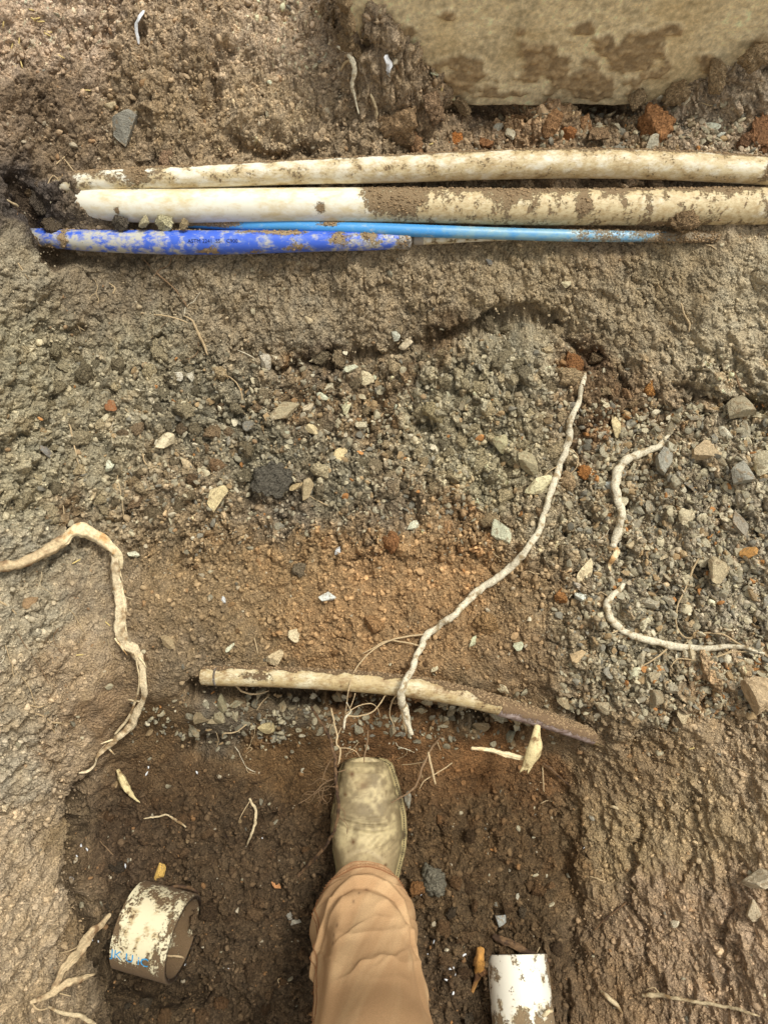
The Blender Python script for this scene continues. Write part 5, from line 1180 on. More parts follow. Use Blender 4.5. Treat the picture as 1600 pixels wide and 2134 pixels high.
for q, (px, py, r, lab) in enumerate([(722, 8, 26, 'dark crumbly clod at the top of the footing left edge'), (732, 46, 24, 'dark brown clod against the upper left edge of the footing'), (724, 84, 26, 'brown clod halfway up the left edge of the footing'),
        (752, 112, 24, 'pale brown clod at the lower left corner of the footing'), (786, 152, 30, 'rough clod at the left foot of the footing'), (830, 186, 28, 'brown clod under the left part of the footing'), (880, 214, 24, 'small brown clod packed under the footing, left of the big dark clod'),
        (1330, 216, 26, 'clod packed under the footing behind the reddish brown block'), (1410, 196, 28, 'grey brown clod against the lower right of the footing'), (1490, 160, 30, 'greyish clod resting against the right of the footing'), (1570, 120, 30, 'clod at the far right against the footing'), (960, 226, 20, 'low clod in the gap under the footing'), (1180, 230, 20, 'small clod at the middle of the footing lower edge')]):
    put('clod', px, py, r, [(136, 116, 88), (154, 134, 104)][q > 3], lab, p=unproj_y(px, py, yf - .012), tilt=.6, stretch=(1.2, .9, .9))
for q, (px, py, r, z_, lab) in enumerate([(96, 388, 26, .42, 'dark clod over the buried left end of the bowed pipe'), (88, 424, 30, .405, 'blackish clod over the left end of the thick white pipe'), (66, 500, 30, .375, 'brown clod over the left end of the dark blue pipe'), (110, 470, 20, .392, 'dark clod between the left ends of the white and blue pipes'), (130, 446, 14, .40, 'small dark clod under the left end of the thick white pipe')]):
    put('clod', px, py, r, [(92, 80, 66), (78, 70, 60), (120, 102, 78), (84, 74, 60), (88, 76, 60)][q], lab, p=unproj(px, py, z_), tilt=.6, stretch=(1.1, 1, .8))
lump = put('clod', 566, 1002, 46, (88, 84, 74), 'large black tarry lump in the middle of the left rubble', tilt=.1, stretch=(1, 1.1, .6), name='tar_lump', cat='lump')
asph = put('stone', 266, 272, 38, (112, 110, 100), 'tarred asphalt chunk with a pale face in the upper left soil', tilt=.2, stretch=(1, 1, .8), name='asphalt_chunk', cat='chunk', template=2)

# loose stones and clods, each its own object; the largest near ones first
def region_pick(n, fn, kind, sizes, palette, group, minsep=.9, descr=None, sink=.30, ydens=None):
    sink = min(sink, .42)
    made = 0; tries = 0
    while made < n and tries < n * 60:
        tries += 1
        px, py = fn()
        p = surf(px, py)
        r = rnd.uniform(*sizes) if rnd.random() < .7 else rnd.uniform(sizes[0], (sizes[0] + sizes[1]) / 2)
        s = r * pxm(p)
        if any((p[0] - a) ** 2 + (p[1] - b) ** 2 < ((s + c) * minsep) ** 2 for a, b, c in OCC):
            continue
        rgb, cname = rnd.choice(palette)
        j = rnd.uniform(.86, 1.14)
        if kind == 'clod':
            loc = np.array([float(bil(Ccol[..., k], p[0], p[1])) for k in range(3)])
            mixc = (.72 * loc + .28 * lin(rgb) * 1.4) * j * (1.25 if 700 < py < 1110 else 1.05)
            rgb = 255 * np.clip(mixc / 1.68, 0, 1) ** (1 / 2.2)
        rgb = tuple(min(255, v * j) for v in rgb)
        sz = 'larger' if r > sizes[0] + .62 * (sizes[1] - sizes[0]) else ('small' if r < sizes[0] + .3 * (sizes[1] - sizes[0]) else 'middling')
        lab = f"{sz} {cname} {kind} {where(px, py)}"
        o = put(kind, px, py, r, rgb, lab, group, sink=sink, p=p, tilt=.8)
        made += 1
GRY = [((134, 128, 110), 'grey'), ((144, 134, 110), 'tan grey'), ((118, 115, 103), 'dark grey'), ((150, 144, 122), 'light grey'), ((146, 128, 98), 'tan'), ((168, 160, 136), 'pale')]
DGR = [((104, 100, 84), 'dark grey'), ((116, 106, 84), 'brown grey'), ((128, 120, 98), 'grey')]
BRN = [((138, 126, 98), 'grey brown'), ((130, 122, 98), 'grey'), ((122, 106, 78), 'brown'), ((140, 102, 66), 'rusty')]
CLG = [((140, 130, 102), 'grey'), ((132, 122, 96), 'grey clay'), ((146, 134, 106), 'pale clay')]
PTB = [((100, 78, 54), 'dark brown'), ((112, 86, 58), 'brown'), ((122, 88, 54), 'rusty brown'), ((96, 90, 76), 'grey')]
def r_gravel():
    while True:
        px, py = rnd.uniform(1180, 1600), rnd.uniform(860, 1480)
        if px > 1230 - (py - 860) * .1 and rnd.random() < .3 + .7 * sst(px, 1200, 1350): return px, py
def r_rubble(): return rnd.uniform(240, 1200), rnd.triangular(770, 1110, 930)
def r_under(): return rnd.uniform(395, 1100), rnd.uniform(1446, 1520)
def r_mound(): return rnd.gauss(1010, 120), rnd.gauss(840, 90)
def r_left(): return rnd.uniform(20, 420), rnd.uniform(720, 1080)
def r_pit():
    while True:
        px, py = rnd.uniform(220, 1160), rnd.uniform(1700, 2120)
        if not (640 < px < 910 and py > 1580) and not (240 < px < 420 and 1830 < py < 2050): return px, py
def r_top(): return rnd.uniform(100, 900), rnd.uniform(60, 320)
def r_topr(): return rnd.uniform(1000, 1600), rnd.uniform(230, 312)
def r_brown(): return rnd.uniform(300, 1150), rnd.uniform(1120, 1400)
region_pick(118, r_gravel, 'stone', (9, 22), GRY, 'loose stones of the right gravel', .62)
region_pick(42, r_under, 'stone', (9, 20), DGR, 'stones showing under the cream pipe', .6)
region_pick(14, r_rubble, 'stone', (9, 16), GRY, 'stones in the rubble slope', .7)
region_pick(16, lambda: (rnd.uniform(590, 840), rnd.uniform(745, 930)), 'stone', (6, 11), [((190, 182, 158), 'cream'), ((178, 168, 140), 'pale tan')], 'cream pebbles of the upper rubble', .7, sink=.1)
region_pick(14, r_topr, 'stone', (5, 11), GRY, 'pebbles behind the bowed pipe', .7)
region_pick(92, r_mound, 'clod', (11, 30), CLG, 'clods of the grey clod mound', .55, sink=.5)
region_pick(58, r_rubble, 'clod', (11, 27), BRN, 'clods in the rubble slope', .6, sink=.5)
region_pick(48, r_left, 'clod', (12, 32), CLG, 'clods of the left slope', .6, sink=.55)
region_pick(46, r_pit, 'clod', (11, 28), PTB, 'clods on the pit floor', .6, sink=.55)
region_pick(20, r_brown, 'clod', (7, 14), [((142, 108, 72), 'brown'), ((150, 112, 72), 'orange brown')], 'clods in the brown soil', .8, sink=.5)

for pl, br, q in HAIR:
    root_thing('root', pl, ['root_fine', 'root_fine_dark', 'root_pale'][q % 3], 'hair thin ' + ['tan', 'brown', 'whitish'][q % 3] + ' root ' + where(pl[0][0], pl[0][1]), sides=5, rough=.2, lift=.003, seed=800 + q, rootlets=[br], group='hair roots in the cut soil')
# white chips, straw
CH = [(168, 1765), (182, 1772), (160, 1785), (190, 1958), (205, 1962), (372, 2018), (880, 1862), (868, 1938), (868, 1888), (940, 2018), (948, 2032), (930, 2042), (944, 2070), (904, 1960), (310, 1596), (306, 1612), (262, 1805), (276, 1826), (1218, 1766), (480, 2018), (890, 1990), (386, 2010), (966, 1990), (545, 1750), (412, 1610)]
chips = []
for q, (px, py) in enumerate(CH):
    p = surf(px, py)
    V, Fc = rock_V(600 + q, 1, .3, 5, 0, 1.7)
    me = raw_mesh('white_chip', V, Fc, 3); me.materials.append(M['chip'])
    o = bpy.data.objects.new('white_chip', me); col.objects.link(o)
    s = rnd.uniform(4.0, 7) * pxm(p)
    o.scale = (s, s * rnd.uniform(.3, .8), s * .5); o.rotation_euler = (rnd.uniform(-.4, .4), rnd.uniform(-.4, .4), rnd.uniform(0, 6)); o.location = Vector(p + snorm(p) * s * .35)
    tag(o, 'tiny white chip ' + where(px, py), 'chip', 'white chips on the dark soil')
ST = [(80, 38), (100, 66), (96, 70), (26, 95), (45, 132), (34, 142), (128, 118), (152, 178), (180, 188), (8, 48), (70, 40), (250, 130), (64, 20), (116, 1278), (160, 1170), (166, 1365), (910, 308), (898, 300), (306, 132), (240, 1230), (86, 45), (40, 90), (1440, 1560), (225, 1300)]
for q, (px, py) in enumerate(ST):
    an = rnd.uniform(-.8, .8) + (1.3 if px < 60 else 0); L = rnd.uniform(6, 13)
    root_thing('straw', [(px - L * math.cos(an), py - L * math.sin(an), 1.6), (px, py, 2.2), (px + L * math.cos(an), py + L * math.sin(an), 1.4)], 'straw', 'short straw bit ' + where(px, py), cat='straw', sides=5, rough=.05, lift=.002, seed=700 + q, group='straw bits on the soil')

# ---------------------------------------------------------------- crumbs and small gravel nobody could count
def scatter(n, dens, smin, smax, kindcol, sub, seed, flat=.75, lumpy=.2, cuts=6, sinkf=.15):
    r = np.random.default_rng(seed)
    T = [rock_V(seed * 10 + q, sub, flat, cuts, lumpy, 1.25) for q in range(8)]
    N = n * 5
    x = r.uniform(-.68, .68, N); y = r.uniform(-.48, 1.1, N)
    z = bil(ZD, x, y); px, py = proj(x, y, z)
    w = dens(px + 20 * noise(x * 25, y * 25, 1), py + 20 * noise(x * 25, y * 25, 2), x, y)
    keep = r.random(N) < w
    x, y, z, px, py = (a[keep][:n] for a in (x, y, z, px, py))
    n = len(x)
    s = smin * (smax / smin) ** (r.random(n) ** 1.7)
    nx, ny, nz = bil(NX, x, y), bil(NY, x, y), bil(NZ, x, y)
    base = np.stack([bil(Ccol[..., k], x, y) for k in range(3)], -1)
    C = kindcol(r, base, n, px, py)
    VV, FF, CC_ = [], [], []
    off = 0
    tid = r.integers(0, len(T), n)
    for t in range(len(T)):
        idx = np.where(tid == t)[0]
        if not len(idx): continue
        V, Fc = T[t]
        # random rotation by random orthonormal frames
        a = r.normal(size=(len(idx), 3)); a /= np.linalg.norm(a, axis=1)[:, None]
        b = r.normal(size=(len(idx), 3)); b -= (a * b).sum(1)[:, None] * a; b /= np.linalg.norm(b, axis=1)[:, None]
        c = np.cross(a, b)
        Rm = np.stack([a, b, c], 1)
        q = np.einsum('vk,nkj->nvj', V, Rm) * s[idx][:, None, None]
        pos = np.stack([x[idx] + nx[idx] * s[idx] * sinkf, y[idx] + ny[idx] * s[idx] * sinkf, z[idx] + nz[idx] * s[idx] * sinkf], -1)
        q = q + pos[:, None, :]
        VV.append(q.reshape(-1, 3))
        FF.append((Fc[None] + (np.arange(len(idx)) * len(V))[:, None, None] + off).reshape(-1, 3))
        off += len(idx) * len(V)
        CC_.append(np.repeat(C[idx], len(V), 0))
    VV = np.vstack(VV); FF = np.vstack(FF); CC_ = np.vstack(CC_)
    return VV, FF, np.concatenate([CC_, np.ones((len(CC_), 1))], 1)

def ell(px, py, a, b, w, hh): return np.exp(-((px - a) / w) ** 4 - ((py - b) / hh) ** 4)
def dens_crumb(px, py, x, y):
    v = .12 + .9 * ell(px, py, 700, 960, 650, 200) + .7 * ell(px, py, 750, 1250, 480, 150) + .6 * ell(px, py, 600, 1900, 460, 260) + .45 * (py < 330) + .5 * ell(px, py, 1350, 1200, 280, 330) + .5 * ell(px, py, 1150, 280, 480, 50) + .35 * (px > 1200) * (py > 1450) + .4 * (px < 160) * (py > 600)
    v *= np.where((py > 510) & (py < 700) & (px > 200), .3, 1)
    return np.clip(v, 0, 1)
def col_crumb(r, base, n, px, py):
    C = base * r.uniform(.8, 1.5, (n, 1))
    k = r.random(n)
    rubw = (ell(px, py, 700, 930, 650, 220) + ell(px, py, 1400, 1150, 300, 360) + .5 * (py < 330)).clip(0, 1)
    m1 = k < .03; C[m1] = .5 * C[m1] + .5 * lin((160, 118, 74))
    m2 = k > 1 - .015 - .10 * rubw; C[m2] = .35 * C[m2] + .65 * lin((186, 174, 146)) * r.uniform(.7, 1.2, (m2.sum(), 1))
    return np.clip(C, .02, .75)
V_a = scatter(10000, dens_crumb, .0026, .0068, col_crumb, 2, 21)
V_c = scatter(70000, lambda px, py, x, y: np.clip(dens_crumb(px, py, x, y) * .8 + .22, 0, 1), .0010, .0030, col_crumb, 1, 23)
V_a = (np.vstack([V_a[0], V_c[0]]), np.vstack([V_a[1], V_c[1] + len(V_a[0])]), np.vstack([V_a[2], V_c[2]]))
me = raw_mesh('soil_crumbs', V_a[0], V_a[1], 3, V_a[2])
obj('soil_crumbs', me, M['crumb'], label='loose crumbs of soil lying all over the dug ground', cat='soil crumbs', kind='stuff')

def dens_grav(px, py, x, y):
    v = 1.0 * (sst(px, 1130, 1290)) * ((py > 840) & (py < 1500)) + .55 * ell(px, py, 700, 1500, 420, 50) + .4 * ell(px, py, 650, 930, 520, 170) + .006 + .35 * ell(px, py, 1400, 270, 260, 60)
    return np.clip(v, 0, 1)
def col_grav(r, base, n, px, py):
    pal = np.array([lin(c) for c in ((128, 122, 104), (140, 132, 110), (112, 108, 96), (154, 146, 122), (138, 118, 88), (172, 164, 142), (150, 108, 66))])
    C = pal[r.choice(len(pal), n, p=[.24, .24, .14, .17, .13, .06, .02])] * r.uniform(1.0, 1.75, (n, 1)) * np.array([1.03, 1, .93])
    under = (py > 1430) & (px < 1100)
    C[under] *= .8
    return np.clip(C, .02, .75)
V_b = scatter(15000, dens_grav, .0026, .0086, col_grav, 2, 22, .55, 0, 9, .2)
me = raw_mesh('gravel', V_b[0], V_b[1], 3, V_b[2]); sharp(me, 30)
obj('gravel', me, M['crumb'], label='fine grey gravel filling the slope between the larger stones', cat='gravel', kind='stuff')

# soil crumbs caked on the pipes
r_ = np.random.default_rng(77)
T8 = [rock_V(900 + q, 1, .7, 5, .2, 1.2) for q in range(4)]
VV, FF, CV = [], [], []; off = 0
for (C, r, pxs, dirt) in PIPES:
    T, A, B = frames(C)
    n = int(30 * len(C))
    i = r_.integers(0, len(C) - 1, n); t = r_.uniform(-.15, 1.0, n); fr = r_.random(n)
    d, _, _ = dirt(pxs[i].astype(float), t, t)
    keep = r_.random(n) < np.clip((d - .50) * 2.2, 0, .9)
    for ii, tt, f_ in zip(i[keep], t[keep], fr[keep]):
        ph = R(140 - 180 * tt)
        s = .0006 * 4.5 ** (r_.random() ** 1.6)
        q = C[ii] * (1 - f_) + C[ii + 1] * f_ + (r[ii] + s * .2) * (math.cos(ph) * A[ii] + math.sin(ph) * B[ii])
        V, Fc = T8[r_.integers(0, 4)]
        VV.append(V * s + q); FF.append(Fc + off); off += len(V)
        CV.append(np.tile(np.append(lin((148, 124, 92)) * r_.uniform(.7, 1.35), 1), (len(V), 1)))
me = raw_mesh('pipe_crumbs', np.vstack(VV), np.vstack(FF), 3, np.vstack(CV))
obj('pipe_crumbs', me, M['crumb'], label='crumbs of soil caked on the backs of the pipes', cat='soil crumbs', kind='stuff')

# ---------------------------------------------------------------- the person's right leg: boot and trousers
BZ = 0.012
person = empty('person', unproj(768, 1750, 0), 'person standing in the pit, one booted leg in tan canvas trousers in view', 'person')
OUT = [(1578, 742, 790), (1582, 724, 806), (1590, 712, 817), (1604, 706, 823), (1630, 701, 831), (1665, 695, 840), (1700, 688, 847), (1740, 688, 849), (1775, 692, 846), (1815, 699, 836), (1850, 699, 828), (1900, 706, 818), (1960, 712, 812), (2010, 716, 810), (2050, 724, 806), (2062, 738, 796)]
oy = []; oxl = []; oxr = []
for py, a, b in OUT:
    q1 = unproj(a, py, BZ + .014); q2 = unproj(b, py, BZ + .014)
    oy.append(q1[1]); oxl.append(q1[0]); oxr.append(q2[0])
oy, oxl, oxr = map(np.array, (oy, oxl, oxr))
ordr = np.argsort(oy)
yb = np.concatenate([oy.max() - (oy.max() - oy.max() + .03) * 0 - np.linspace(0, 1, 60) ** 2 * .03, np.linspace(oy.max() - .0305, oy.min(), 190)])
XL = np.interp(yb, oy[ordr], oxl[ordr]); XR = np.interp(yb, oy[ordr], oxr[ordr])
def boot_body():
    pyb = 1578 + (oy.max() - yb) / (oy.max() - oy.min()) * (2062 - 1578)
    hgt = np.interp(pyb, [1588, 1593, 1600, 1614, 1650, 1690, 1725, 1760, 1800, 1840, 1880, 2062], [.020, .030, .038, .044, .050, .058, .066, .080, .100, .112, .116, .116])
    ins = np.interp(pyb, [1578, 1600, 1700, 1800, 2062], [.0085, .0075, .0065, .006, .005])
    th = np.linspace(-.10 * math.pi, 1.10 * math.pi, 120)
    Y2, T2 = np.meshgrid(yb, th, indexing='ij')
    c = ((XL + XR) / 2)[:, None]; w = ((XR - XL) / 2)[:, None] - ins[:, None]
    w = w * np.interp(pyb, [1578, 1582, 1590, 1700], [.93, .97, 1, 1])[:, None]; c = c - .0022
    ct, st = np.cos(T2), np.sin(T2)
    e1 = np.interp(pyb, [1578, 1650, 1760, 1850], [.50, .62, .80, .9])[:, None]
    # the vamp narrows above the ball of the foot
    X2 = c + w * np.sign(ct) * np.abs(ct) ** e1
    Z2 = BZ + .010 + (hgt[:, None] - .0) * np.sign(st) * np.abs(st) ** .78
    narrow = np.interp(pyb, [1690, 1760, 1810, 2062], [0, .06, .16, .2])[:, None] * np.clip(st, 0, 1)
    X2 = X2 - (X2 - c) * narrow
    # asymmetric last: top ridge leans towards the inside (left)
    X2 = X2 - .006 * np.clip(st, 0, 1) * np.interp(pyb, [1600, 1750, 1850], [.2, 1, .2])[:, None]
    Pp = pyb[:, None] + 0 * T2
    up = np.clip(st, 0, 1)
    u = (X2 - c) / .05
    # creases across the vamp
    bow = Pp + 10 * u ** 2 - 6 * u
    cr = np.exp(-((bow - 1722) / 17) ** 2) * np.sin(bow / 1.55 + 1.2 * noise(u * 3, Pp / 9, 5)) * .0022 * (1 - sst(u, .5, .85))
    cr2 = np.exp(-((bow - 1758) / 15) ** 2) * (-.0035) * np.exp(-((u + .75) / .35) ** 2) + np.exp(-((bow - 1764) / 12) ** 2) * (-.003) * np.exp(-((u - .65) / .3) ** 2)
    diag = np.exp(-((Pp - 1748 - 24 * u) / 18) ** 2) * np.sin((Pp + 55 * u) / 2.4) * .0016 * sst(u, -.1, .3)
    vee = -.0022 * np.exp(-((np.abs(u + .1) * 42 - (Pp - 1768)) / 6) ** 2) * sst(Pp, 1765, 1775)
    bulge = .003 * np.exp(-((bow - 1742) / 12) ** 2) - .002 * np.exp(-((bow - 1726) / 9) ** 2)
    soft = .0012 * fbm(X2 * 40, Y2 * 40, 3, 230)
    seam = -.0014 * np.exp(-((np.hypot(np.maximum(np.abs(u) - .45, 0) * 60, np.minimum((Pp - 1604) - 14 * u ** 2, 0)) - 10) / 2.5) ** 2) * (Pp < 1640) * 0
    capl = 1604 + 16 * np.clip(np.abs(u) - .35, 0, 2) ** 1.5 * 4
    seam = 0
    Z2 = Z2 + up * (cr + cr2 + diag + vee + bulge + soft + seam)
    n = fbm(X2 * 30, Y2 * 30, 4, 231); n2 = fbm(X2 * 12 + 3, Y2 * 12, 3, 232)
    cA = lin((186, 168, 124)); cB = lin((128, 112, 80)); cD = lin((158, 132, 84)); cM = lin((92, 70, 44))
    f = sst(n + .5 * fbm(X2 * 110, Y2 * 110, 3, 234), -.6, .8)[..., None]
    Cc = cA * f + cB * (1 - f)
    tw = (sst(n2, .0, .7) * sst(-Pp, -1720, -1650))[..., None]
    Cc = Cc * (1 - .3 * tw) + .3 * tw * cD
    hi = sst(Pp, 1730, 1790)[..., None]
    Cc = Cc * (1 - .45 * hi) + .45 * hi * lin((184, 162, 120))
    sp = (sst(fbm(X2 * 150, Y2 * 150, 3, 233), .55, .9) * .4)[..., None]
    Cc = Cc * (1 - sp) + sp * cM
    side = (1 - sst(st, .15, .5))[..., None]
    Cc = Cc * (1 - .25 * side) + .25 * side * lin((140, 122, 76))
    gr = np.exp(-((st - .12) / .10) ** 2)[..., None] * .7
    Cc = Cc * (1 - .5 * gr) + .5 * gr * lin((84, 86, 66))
    crc = (np.clip(-(cr + diag), 0, 1) / .002).clip(0, 1)[..., None] * .45; Cc = Cc * (1 - crc) + crc * lin((96, 84, 56))  # creases darkened in the leather colour too, as painted shading
    for (a, b, rr_) in [(758, 1637, 6), (734, 1613, 5), (738, 1749, 4), (720, 1655, 3), (803, 1795, 3)]:
        q = unproj(a, b, .06)
        sp = np.exp(-(((X2 - q[0]) / (rr_ * .0008)) ** 2 + ((Y2 - q[1]) / (rr_ * .0009)) ** 2))[..., None]
        Cc = Cc * (1 - sp) + sp * lin((96, 66, 38))
    V = np.stack([X2, Y2, Z2], -1)
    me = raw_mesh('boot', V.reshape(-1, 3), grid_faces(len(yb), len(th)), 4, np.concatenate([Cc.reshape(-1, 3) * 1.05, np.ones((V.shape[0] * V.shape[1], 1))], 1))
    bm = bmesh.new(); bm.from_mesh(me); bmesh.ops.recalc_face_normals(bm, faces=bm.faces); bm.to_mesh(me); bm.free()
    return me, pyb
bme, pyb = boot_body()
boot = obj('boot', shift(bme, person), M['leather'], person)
# sole with rounded welt edge
loop = np.concatenate([np.stack([XL, yb], 1)[::-1], np.stack([XR, yb], 1)])
def offset_loop(L_, d):
    T = np.roll(L_, -1, 0) - np.roll(L_, 1, 0); T /= np.linalg.norm(T, axis=1)[:, None] + 1e-9
    return L_ + d * np.stack([T[:, 1], -T[:, 0]], 1)
sgn = 1
cen = loop.mean(0)
t_ = offset_loop(loop, .002)
if np.linalg.norm(t_ - cen, axis=1).mean() < np.linalg.norm(loop - cen, axis=1).mean(): sgn = -1
levels = [(-.030, -.002), (-.004, -.002), (-.001, .001), (0, .006), (0, .010), (-.0012, .0128), (-.004, .0135), (-.010, .0138), (-.03, .0138)]
rings = []
for d, z in levels:
    l2 = offset_loop(loop, sgn * d); rings.append(np.concatenate([l2, np.full((len(l2), 1), BZ - .008 + z)], 1))
V = np.array(rings)
me = raw_mesh('sole', V.reshape(-1, 3), grid_faces(len(levels), len(loop), wrap=True), 4)
bm = bmesh.new(); bm.from_mesh(me); bmesh.ops.recalc_face_normals(bm, faces=bm.faces); bm.to_mesh(me); bm.free()
sole = obj('sole', me, M['sole'], boot)
me.transform(Matrix.Translation(-person.location))
# welt cord and its stitches
lp = offset_loop(loop, -sgn * .0042); seg = np.linalg.norm(np.diff(lp, axis=0), axis=1); ss = np.append(0, np.cumsum(seg))
VV, FF = [], []; off = 0
V0, F0 = ICO[1]
for q in np.arange(0.0, ss[-1], .0034):
    x = np.interp(q, ss, lp[:, 0]); y = np.interp(q, ss, lp[:, 1]); x2 = np.interp(q + .001, ss, lp[:, 0]); y2 = np.interp(q + .001, ss, lp[:, 1])
    an = math.atan2(y2 - y, x2 - x); ca, sa = math.cos(an), math.sin(an)
    v = V0 * np.array([.0014, .0009, .0006]); v = np.stack([v[:, 0] * ca - v[:, 1] * sa + x, v[:, 0] * sa + v[:, 1] * ca + y, v[:, 2] + BZ - .008 + .0140], 1)
    VV.append(v); FF.append(F0 + off); off += len(v)
me = raw_mesh('stitching', np.vstack(VV), np.vstack(FF), 3)
me.transform(Matrix.Translation(-person.location)); obj('stitching', me, M['stitch'], boot)

# trousers: rings from the hem up past the knee
RG = []
def ring(Fp, Bp, L_, R_): RG.append((np.array(Fp), np.array(Bp), np.array(L_), np.array(R_)))
ring(unproj(764, 1795, .128), (-.030, -.335, .012), unproj(664, 1922, .045), unproj(846, 1925, .045))
ring(unproj(764, 1822, .140), (-.030, -.335, .030), unproj(646, 1936, .062), unproj(858, 1940, .062))
ring(unproj(764, 1865, .160), (-.028, -.335, .070), unproj(656, 1960, .095), unproj(862, 1965, .095))
ring(unproj(766, 1925, .200), (-.026, -.340, .130), unproj(660, 2010, .150), unproj(868, 2005, .150))
ring(unproj(770, 1985, .250), (-.022, -.355, .200), unproj(658, 2065, .215), unproj(882, 2060, .215))
ring(unproj(778, 2050, .310), (-.016, -.370, .280), unproj(653, 2130, .290), unproj(906, 2130, .290))
ring((-.004, -.262, .400), (-.010, -.395, .380), (-.085, -.320, .390), (.075, -.320, .390))
ring((.004, -.290, .500), (-.002, -.425, .480), (-.088, -.345, .490), (.090, -.345, .490))
ring((.010, -.330, .620), (.006, -.475, .600), (-.090, -.390, .610), (.108, -.390, .610))
ring((.015, -.350, .760), (.012, -.540, .740), (-.095, -.450, .750), (.122, -.450, .750))
ring((.018, -.400, .900), (.015, -.600, .880), (-.100, -.500, .890), (.132, -.500, .890))
K = np.array([np.concatenate(r) for r in RG])
tt = np.arange(len(K)); nr = 420
ts = np.linspace(0, 1, nr) ** 1.35 * (len(K) - 1)
sm = np.zeros((nr, 12)); mg = np.gradient(K, axis=0)
idx = np.clip(ts.astype(int), 0, len(K) - 2); t = (ts - idx)[:, None]
sm = (2*t**3-3*t**2+1)*K[idx] + (t**3-2*t**2+t)*mg[idx] + (-2*t**3+3*t**2)*K[idx+1] + (t**3-t**2)*mg[idx+1]
Fq, Bq, Lq, Rq = sm[:, :3], sm[:, 3:6], sm[:, 6:9], sm[:, 9:]
nth = 260
th = np.linspace(0, 2 * math.pi, nth, endpoint=False)[None, :, None]
cen = ((Fq + Bq) / 2)[:, None, :]; lr = ((Lq + Rq) / 2)[:, None, :]
a = ((Fq - Bq) / 2)[:, None, :]; b = ((Rq - Lq) / 2)[:, None, :]
ef = np.where(np.sin(th) > 0, .9 + .12 * (1 - sst(ts, .2, 2.6))[:, None, None] * np.ones_like(th), .9)
cx = cen * .5 + lr * .5
cosn, sinn = np.cos(th), np.sin(th)          # 0 = right, pi/2 = front
Vt = cx + a * np.sign(sinn) * np.abs(sinn) ** .95 + b * np.sign(cosn) * np.abs(cosn) ** ef
Vt = Vt + (cen - cx) * np.abs(sinn)
dirv = Vt - cx; dirv /= np.linalg.norm(dirv, axis=2)[..., None] + 1e-9
TSm = np.repeat(ts[:, None], nth, 1); THm = np.repeat(th[0, :, 0][None], nr, 0)
cth, sth = np.cos(THm), np.sin(THm)
def ridge(f): return 1 - np.abs(f)
low = 1 - sst(TSm, 3.5, 6)
fold = .0022 * low * ridge(np.clip(noise(cth * 1.3 + TSm * .25, sth * 1.3 - TSm * 1.0, 240) * 1.6, -1, 1)) ** 2
fold += .0030 * noise(cth * 1.2 + TSm * .3, sth * 1.2 + TSm * .6, 241) + .0006 * noise(cth * 4 + TSm, sth * 4 - TSm * 1.8, 242) * (low + .3)
# an arched fold over the instep and one slanting down each side
ridge1 = np.exp(-((TSm - (1.25 + 1.1 * (THm - math.pi / 2) ** 2)) / .22) ** 2) * (sth > .1)
ridge2 = np.exp(-((TSm - (2.1 + .8 * (THm - math.pi / 2 - .15) ** 2)) / .30) ** 2) * (sth > .1)
fold += .0050 * ridge1 + .0042 * ridge2 - .0035 * np.exp(-((TSm - (1.65 + 1.0 * (THm - math.pi / 2) ** 2)) / .2) ** 2) * (sth > .1)
longf = np.exp(-((THm - math.pi / 2 - .55 - .10 * (TSm - 3)) / .16) ** 2) * sst(TSm, 1.8, 2.8); fold += .0045 * longf - .004 * np.exp(-((THm - math.pi / 2 - .95 - .10 * (TSm - 3)) / .14) ** 2) * sst(TSm, 1.8, 2.8)
longr = np.exp(-((THm - .55 + .06 * (TSm - 3)) / .12) ** 2) * sst(TSm, 1.5, 2.3); fold -= .0045 * longr
# hem: thicker turned-up band with a puckered seam
hemseam = np.exp(-((TSm - .42) / .035) ** 2)
fold += .0015 * (1 - sst(TSm, .38, .45)) - .0012 * hemseam + .0007 * np.sin(THm * 90) * np.exp(-((TSm - .3) / .15) ** 2)
fold += .0012 * noise(cth * 2.5, sth * 2.5, 245) * (1 - sst(TSm, .0, .9))
# side seam on the left
sang = math.pi - .42 + .03 * TSm
side_ = np.exp(-((THm - sang) / .016) ** 2); fold += .0012 * np.exp(-((THm - sang - .03) / .03) ** 2) - .0008 * side_
Vt = Vt + dirv * fold[..., None]
for q_, (ca_, cb_, slope, wdt, am) in enumerate([(2.6, -.9, 1.3, .05, .0030), (1.7, .75, -1.1, .045, .0030), (3.2, .3, .9, .05, .0022), (2.2, -.35, -.8, .04, .0020), (3.9, -.5, 1.4, .05, .0026), (3.6, .9, -1.6, .05, .0026), (1.1, -.6, .9, .035, .0022), (1.0, .5, -.7, .035, .0020), (4.4, .1, .8, .06, .003)]):
    dd = TSm - ca_ - slope * (THm - math.pi / 2 - cb_) - .10 * noise(THm * 4, TSm * 2, 260 + q_)
    Vt = Vt + dirv * (am * np.where(dd > 0, np.exp(-dd / (wdt * 5)), np.exp(dd / wdt)) * np.exp(-((THm - math.pi / 2 - cb_) / .38) ** 2) * (sth > 0))[..., None]
wear = sst(fbm(cth * 2 + TSm * .6, sth * 2, 4, 250), -.2, .7)
ct = lin((174, 138, 98))[None, None] * (1 - .55 * wear[..., None]) + .55 * wear[..., None] * lin((202, 170, 126))
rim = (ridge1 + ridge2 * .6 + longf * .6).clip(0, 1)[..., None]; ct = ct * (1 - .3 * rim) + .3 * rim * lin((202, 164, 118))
dk = (hemseam * .75 + .45 * np.exp(-((TSm - .05) / .04) ** 2) + side_ * .6 + .22 * (TSm < .4) * (noise(cth * 14, sth * 14, 252) > 0)).clip(0, .7)[..., None]
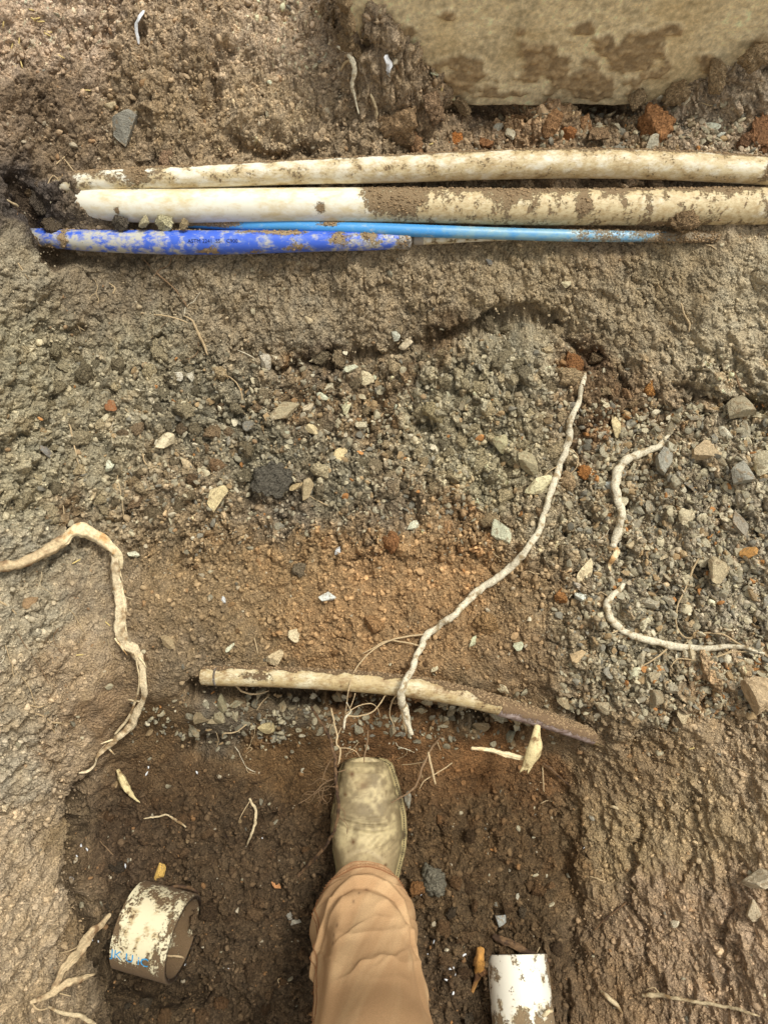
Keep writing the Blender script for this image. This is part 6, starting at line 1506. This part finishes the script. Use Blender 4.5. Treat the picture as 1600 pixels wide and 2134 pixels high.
ct = ct * (1 - dk) + dk * lin((146, 100, 66))
mud_ = (sst(fbm(cth * 5 + TSm * .8, sth * 5 + TSm * .3, 4, 255), .55, 1.0) * .35 * (1 - sst(TSm, 1.0, 4)) + .25 * (1 - sst(TSm, 0, .5)) * sst(fbm(cth * 8, sth * 8, 3, 256), -.2, .6))[..., None]
ct = ct * (1 - mud_) + mud_ * lin((132, 104, 72))
for (aa, bb, s_) in [(1.75, .0, .03), (2.02, .12, .02), (2.3, .22, .018), (3.2, .62, .02), (3.4, .66, .02), (1.2, .3, .016), (2.9, .55, .025), (1.9, -.9, .012)]:
    sp = np.exp(-((TSm - aa) / (s_ * 3)) ** 2 - ((THm - math.pi / 2 - bb) / s_) ** 2)[..., None] * .75; ct = ct * (1 - sp) + sp * lin((96, 70, 50))
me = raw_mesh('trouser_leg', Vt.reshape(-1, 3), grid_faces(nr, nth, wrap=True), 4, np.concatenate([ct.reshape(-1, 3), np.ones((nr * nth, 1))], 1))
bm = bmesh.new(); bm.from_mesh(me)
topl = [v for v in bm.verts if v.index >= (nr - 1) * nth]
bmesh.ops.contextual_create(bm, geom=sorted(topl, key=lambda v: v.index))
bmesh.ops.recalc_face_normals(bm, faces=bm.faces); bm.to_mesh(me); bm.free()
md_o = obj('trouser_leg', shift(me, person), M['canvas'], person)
def stitch_line(pts, every, name):
    VV, FF, off = [], [], 0
    for q in range(0, len(pts) - 1, every):
        p0, p1 = pts[q], pts[min(q + 1, len(pts) - 1)]
        dv = p1 - p0; L_ = np.linalg.norm(dv) + 1e-9; dv = dv / L_
        up_ = np.array([0, 0, 1.0]); sd_ = np.cross(dv, up_); sd_ /= np.linalg.norm(sd_) + 1e-9; n_2 = np.cross(sd_, dv)
        v = V0[:, :1] * dv * .0017 + V0[:, 1:2] * sd_ * .0006 + V0[:, 2:3] * n_2 * .0006 + p0
        VV.append(v); FF.append(F0 + off); off += len(v)
    m2_ = raw_mesh(name, np.vstack(VV), np.vstack(FF), 3)
    obj(name, shift(m2_, person), M['canvas_seam'], md_o)
    m2_.transform(Matrix.Translation(Vector((0, 0, 0))))
def out_pts(rows, cols): return Vt[rows, cols] + dirv[rows, cols] * .0012
for tv in (.36, .50):
    ri = int(np.argmin(abs(ts - tv))); cols = np.arange(0, nth)
    stitch_line(out_pts(np.full(nth, ri), cols), 2, 'hem_stitching')
for dth in (-.02, .075):
    rows = np.arange(int(np.argmin(abs(ts - .5))), int(np.argmin(abs(ts - 7))), 1)
    cols = (((math.pi - .42 + .03 * ts[rows] + dth) / (2 * math.pi) * nth).astype(int)) % nth
    stitch_line(out_pts(rows, cols), 2, 'seam_stitching')
so_ = md_o.modifiers.new('cloth', 'SOLIDIFY'); so_.thickness = .0016; so_.offset = -1

# far ground beyond the sheet is part of the sheet itself; nothing else is needed
for o in sc.objects:
    if o.type == 'MESH' and not o.data.materials:
        o.data.materials.append(M['soil'])

# labels that came out alike are told apart by their place among their look-alikes
ORD = ['first', 'second', 'third', 'fourth', 'fifth', 'sixth', 'seventh', 'eighth', 'ninth', 'tenth', 'eleventh', 'twelfth', 'thirteenth', 'fourteenth']
bylab = {}
for o in sc.objects:
    if o.parent is None and o.get('label'):
        bylab.setdefault(o['label'], []).append(o)
for lab, os_ in bylab.items():
    if len(os_) > 1:
        os_.sort(key=lambda o: proj(o.location.x, o.location.y, o.location.z)[0])
        names = {2: ['the left one', 'the right one'], 3: ['leftmost of three', 'middle of three', 'rightmost of three']}.get(len(os_)) or [ORD[min(k, 13)] + ' from the left' for k in range(len(os_))]
        for o, n in zip(os_, names):
            o['label'] = lab + ', ' + n
for o in sc.objects:
    if o.parent is None and o.get('label') and len(o['label'].split()) > 16:
        o['label'] = o['label'].replace(' the middle of', '').replace(' one', '').replace('of the ', 'of ').replace('middling ', '').replace('little ', '').replace('at the far left', 'at far left').replace('clay clod', 'clod').replace('topmost of the', 'topmost').replace('of the long pale root', 'of long pale root')
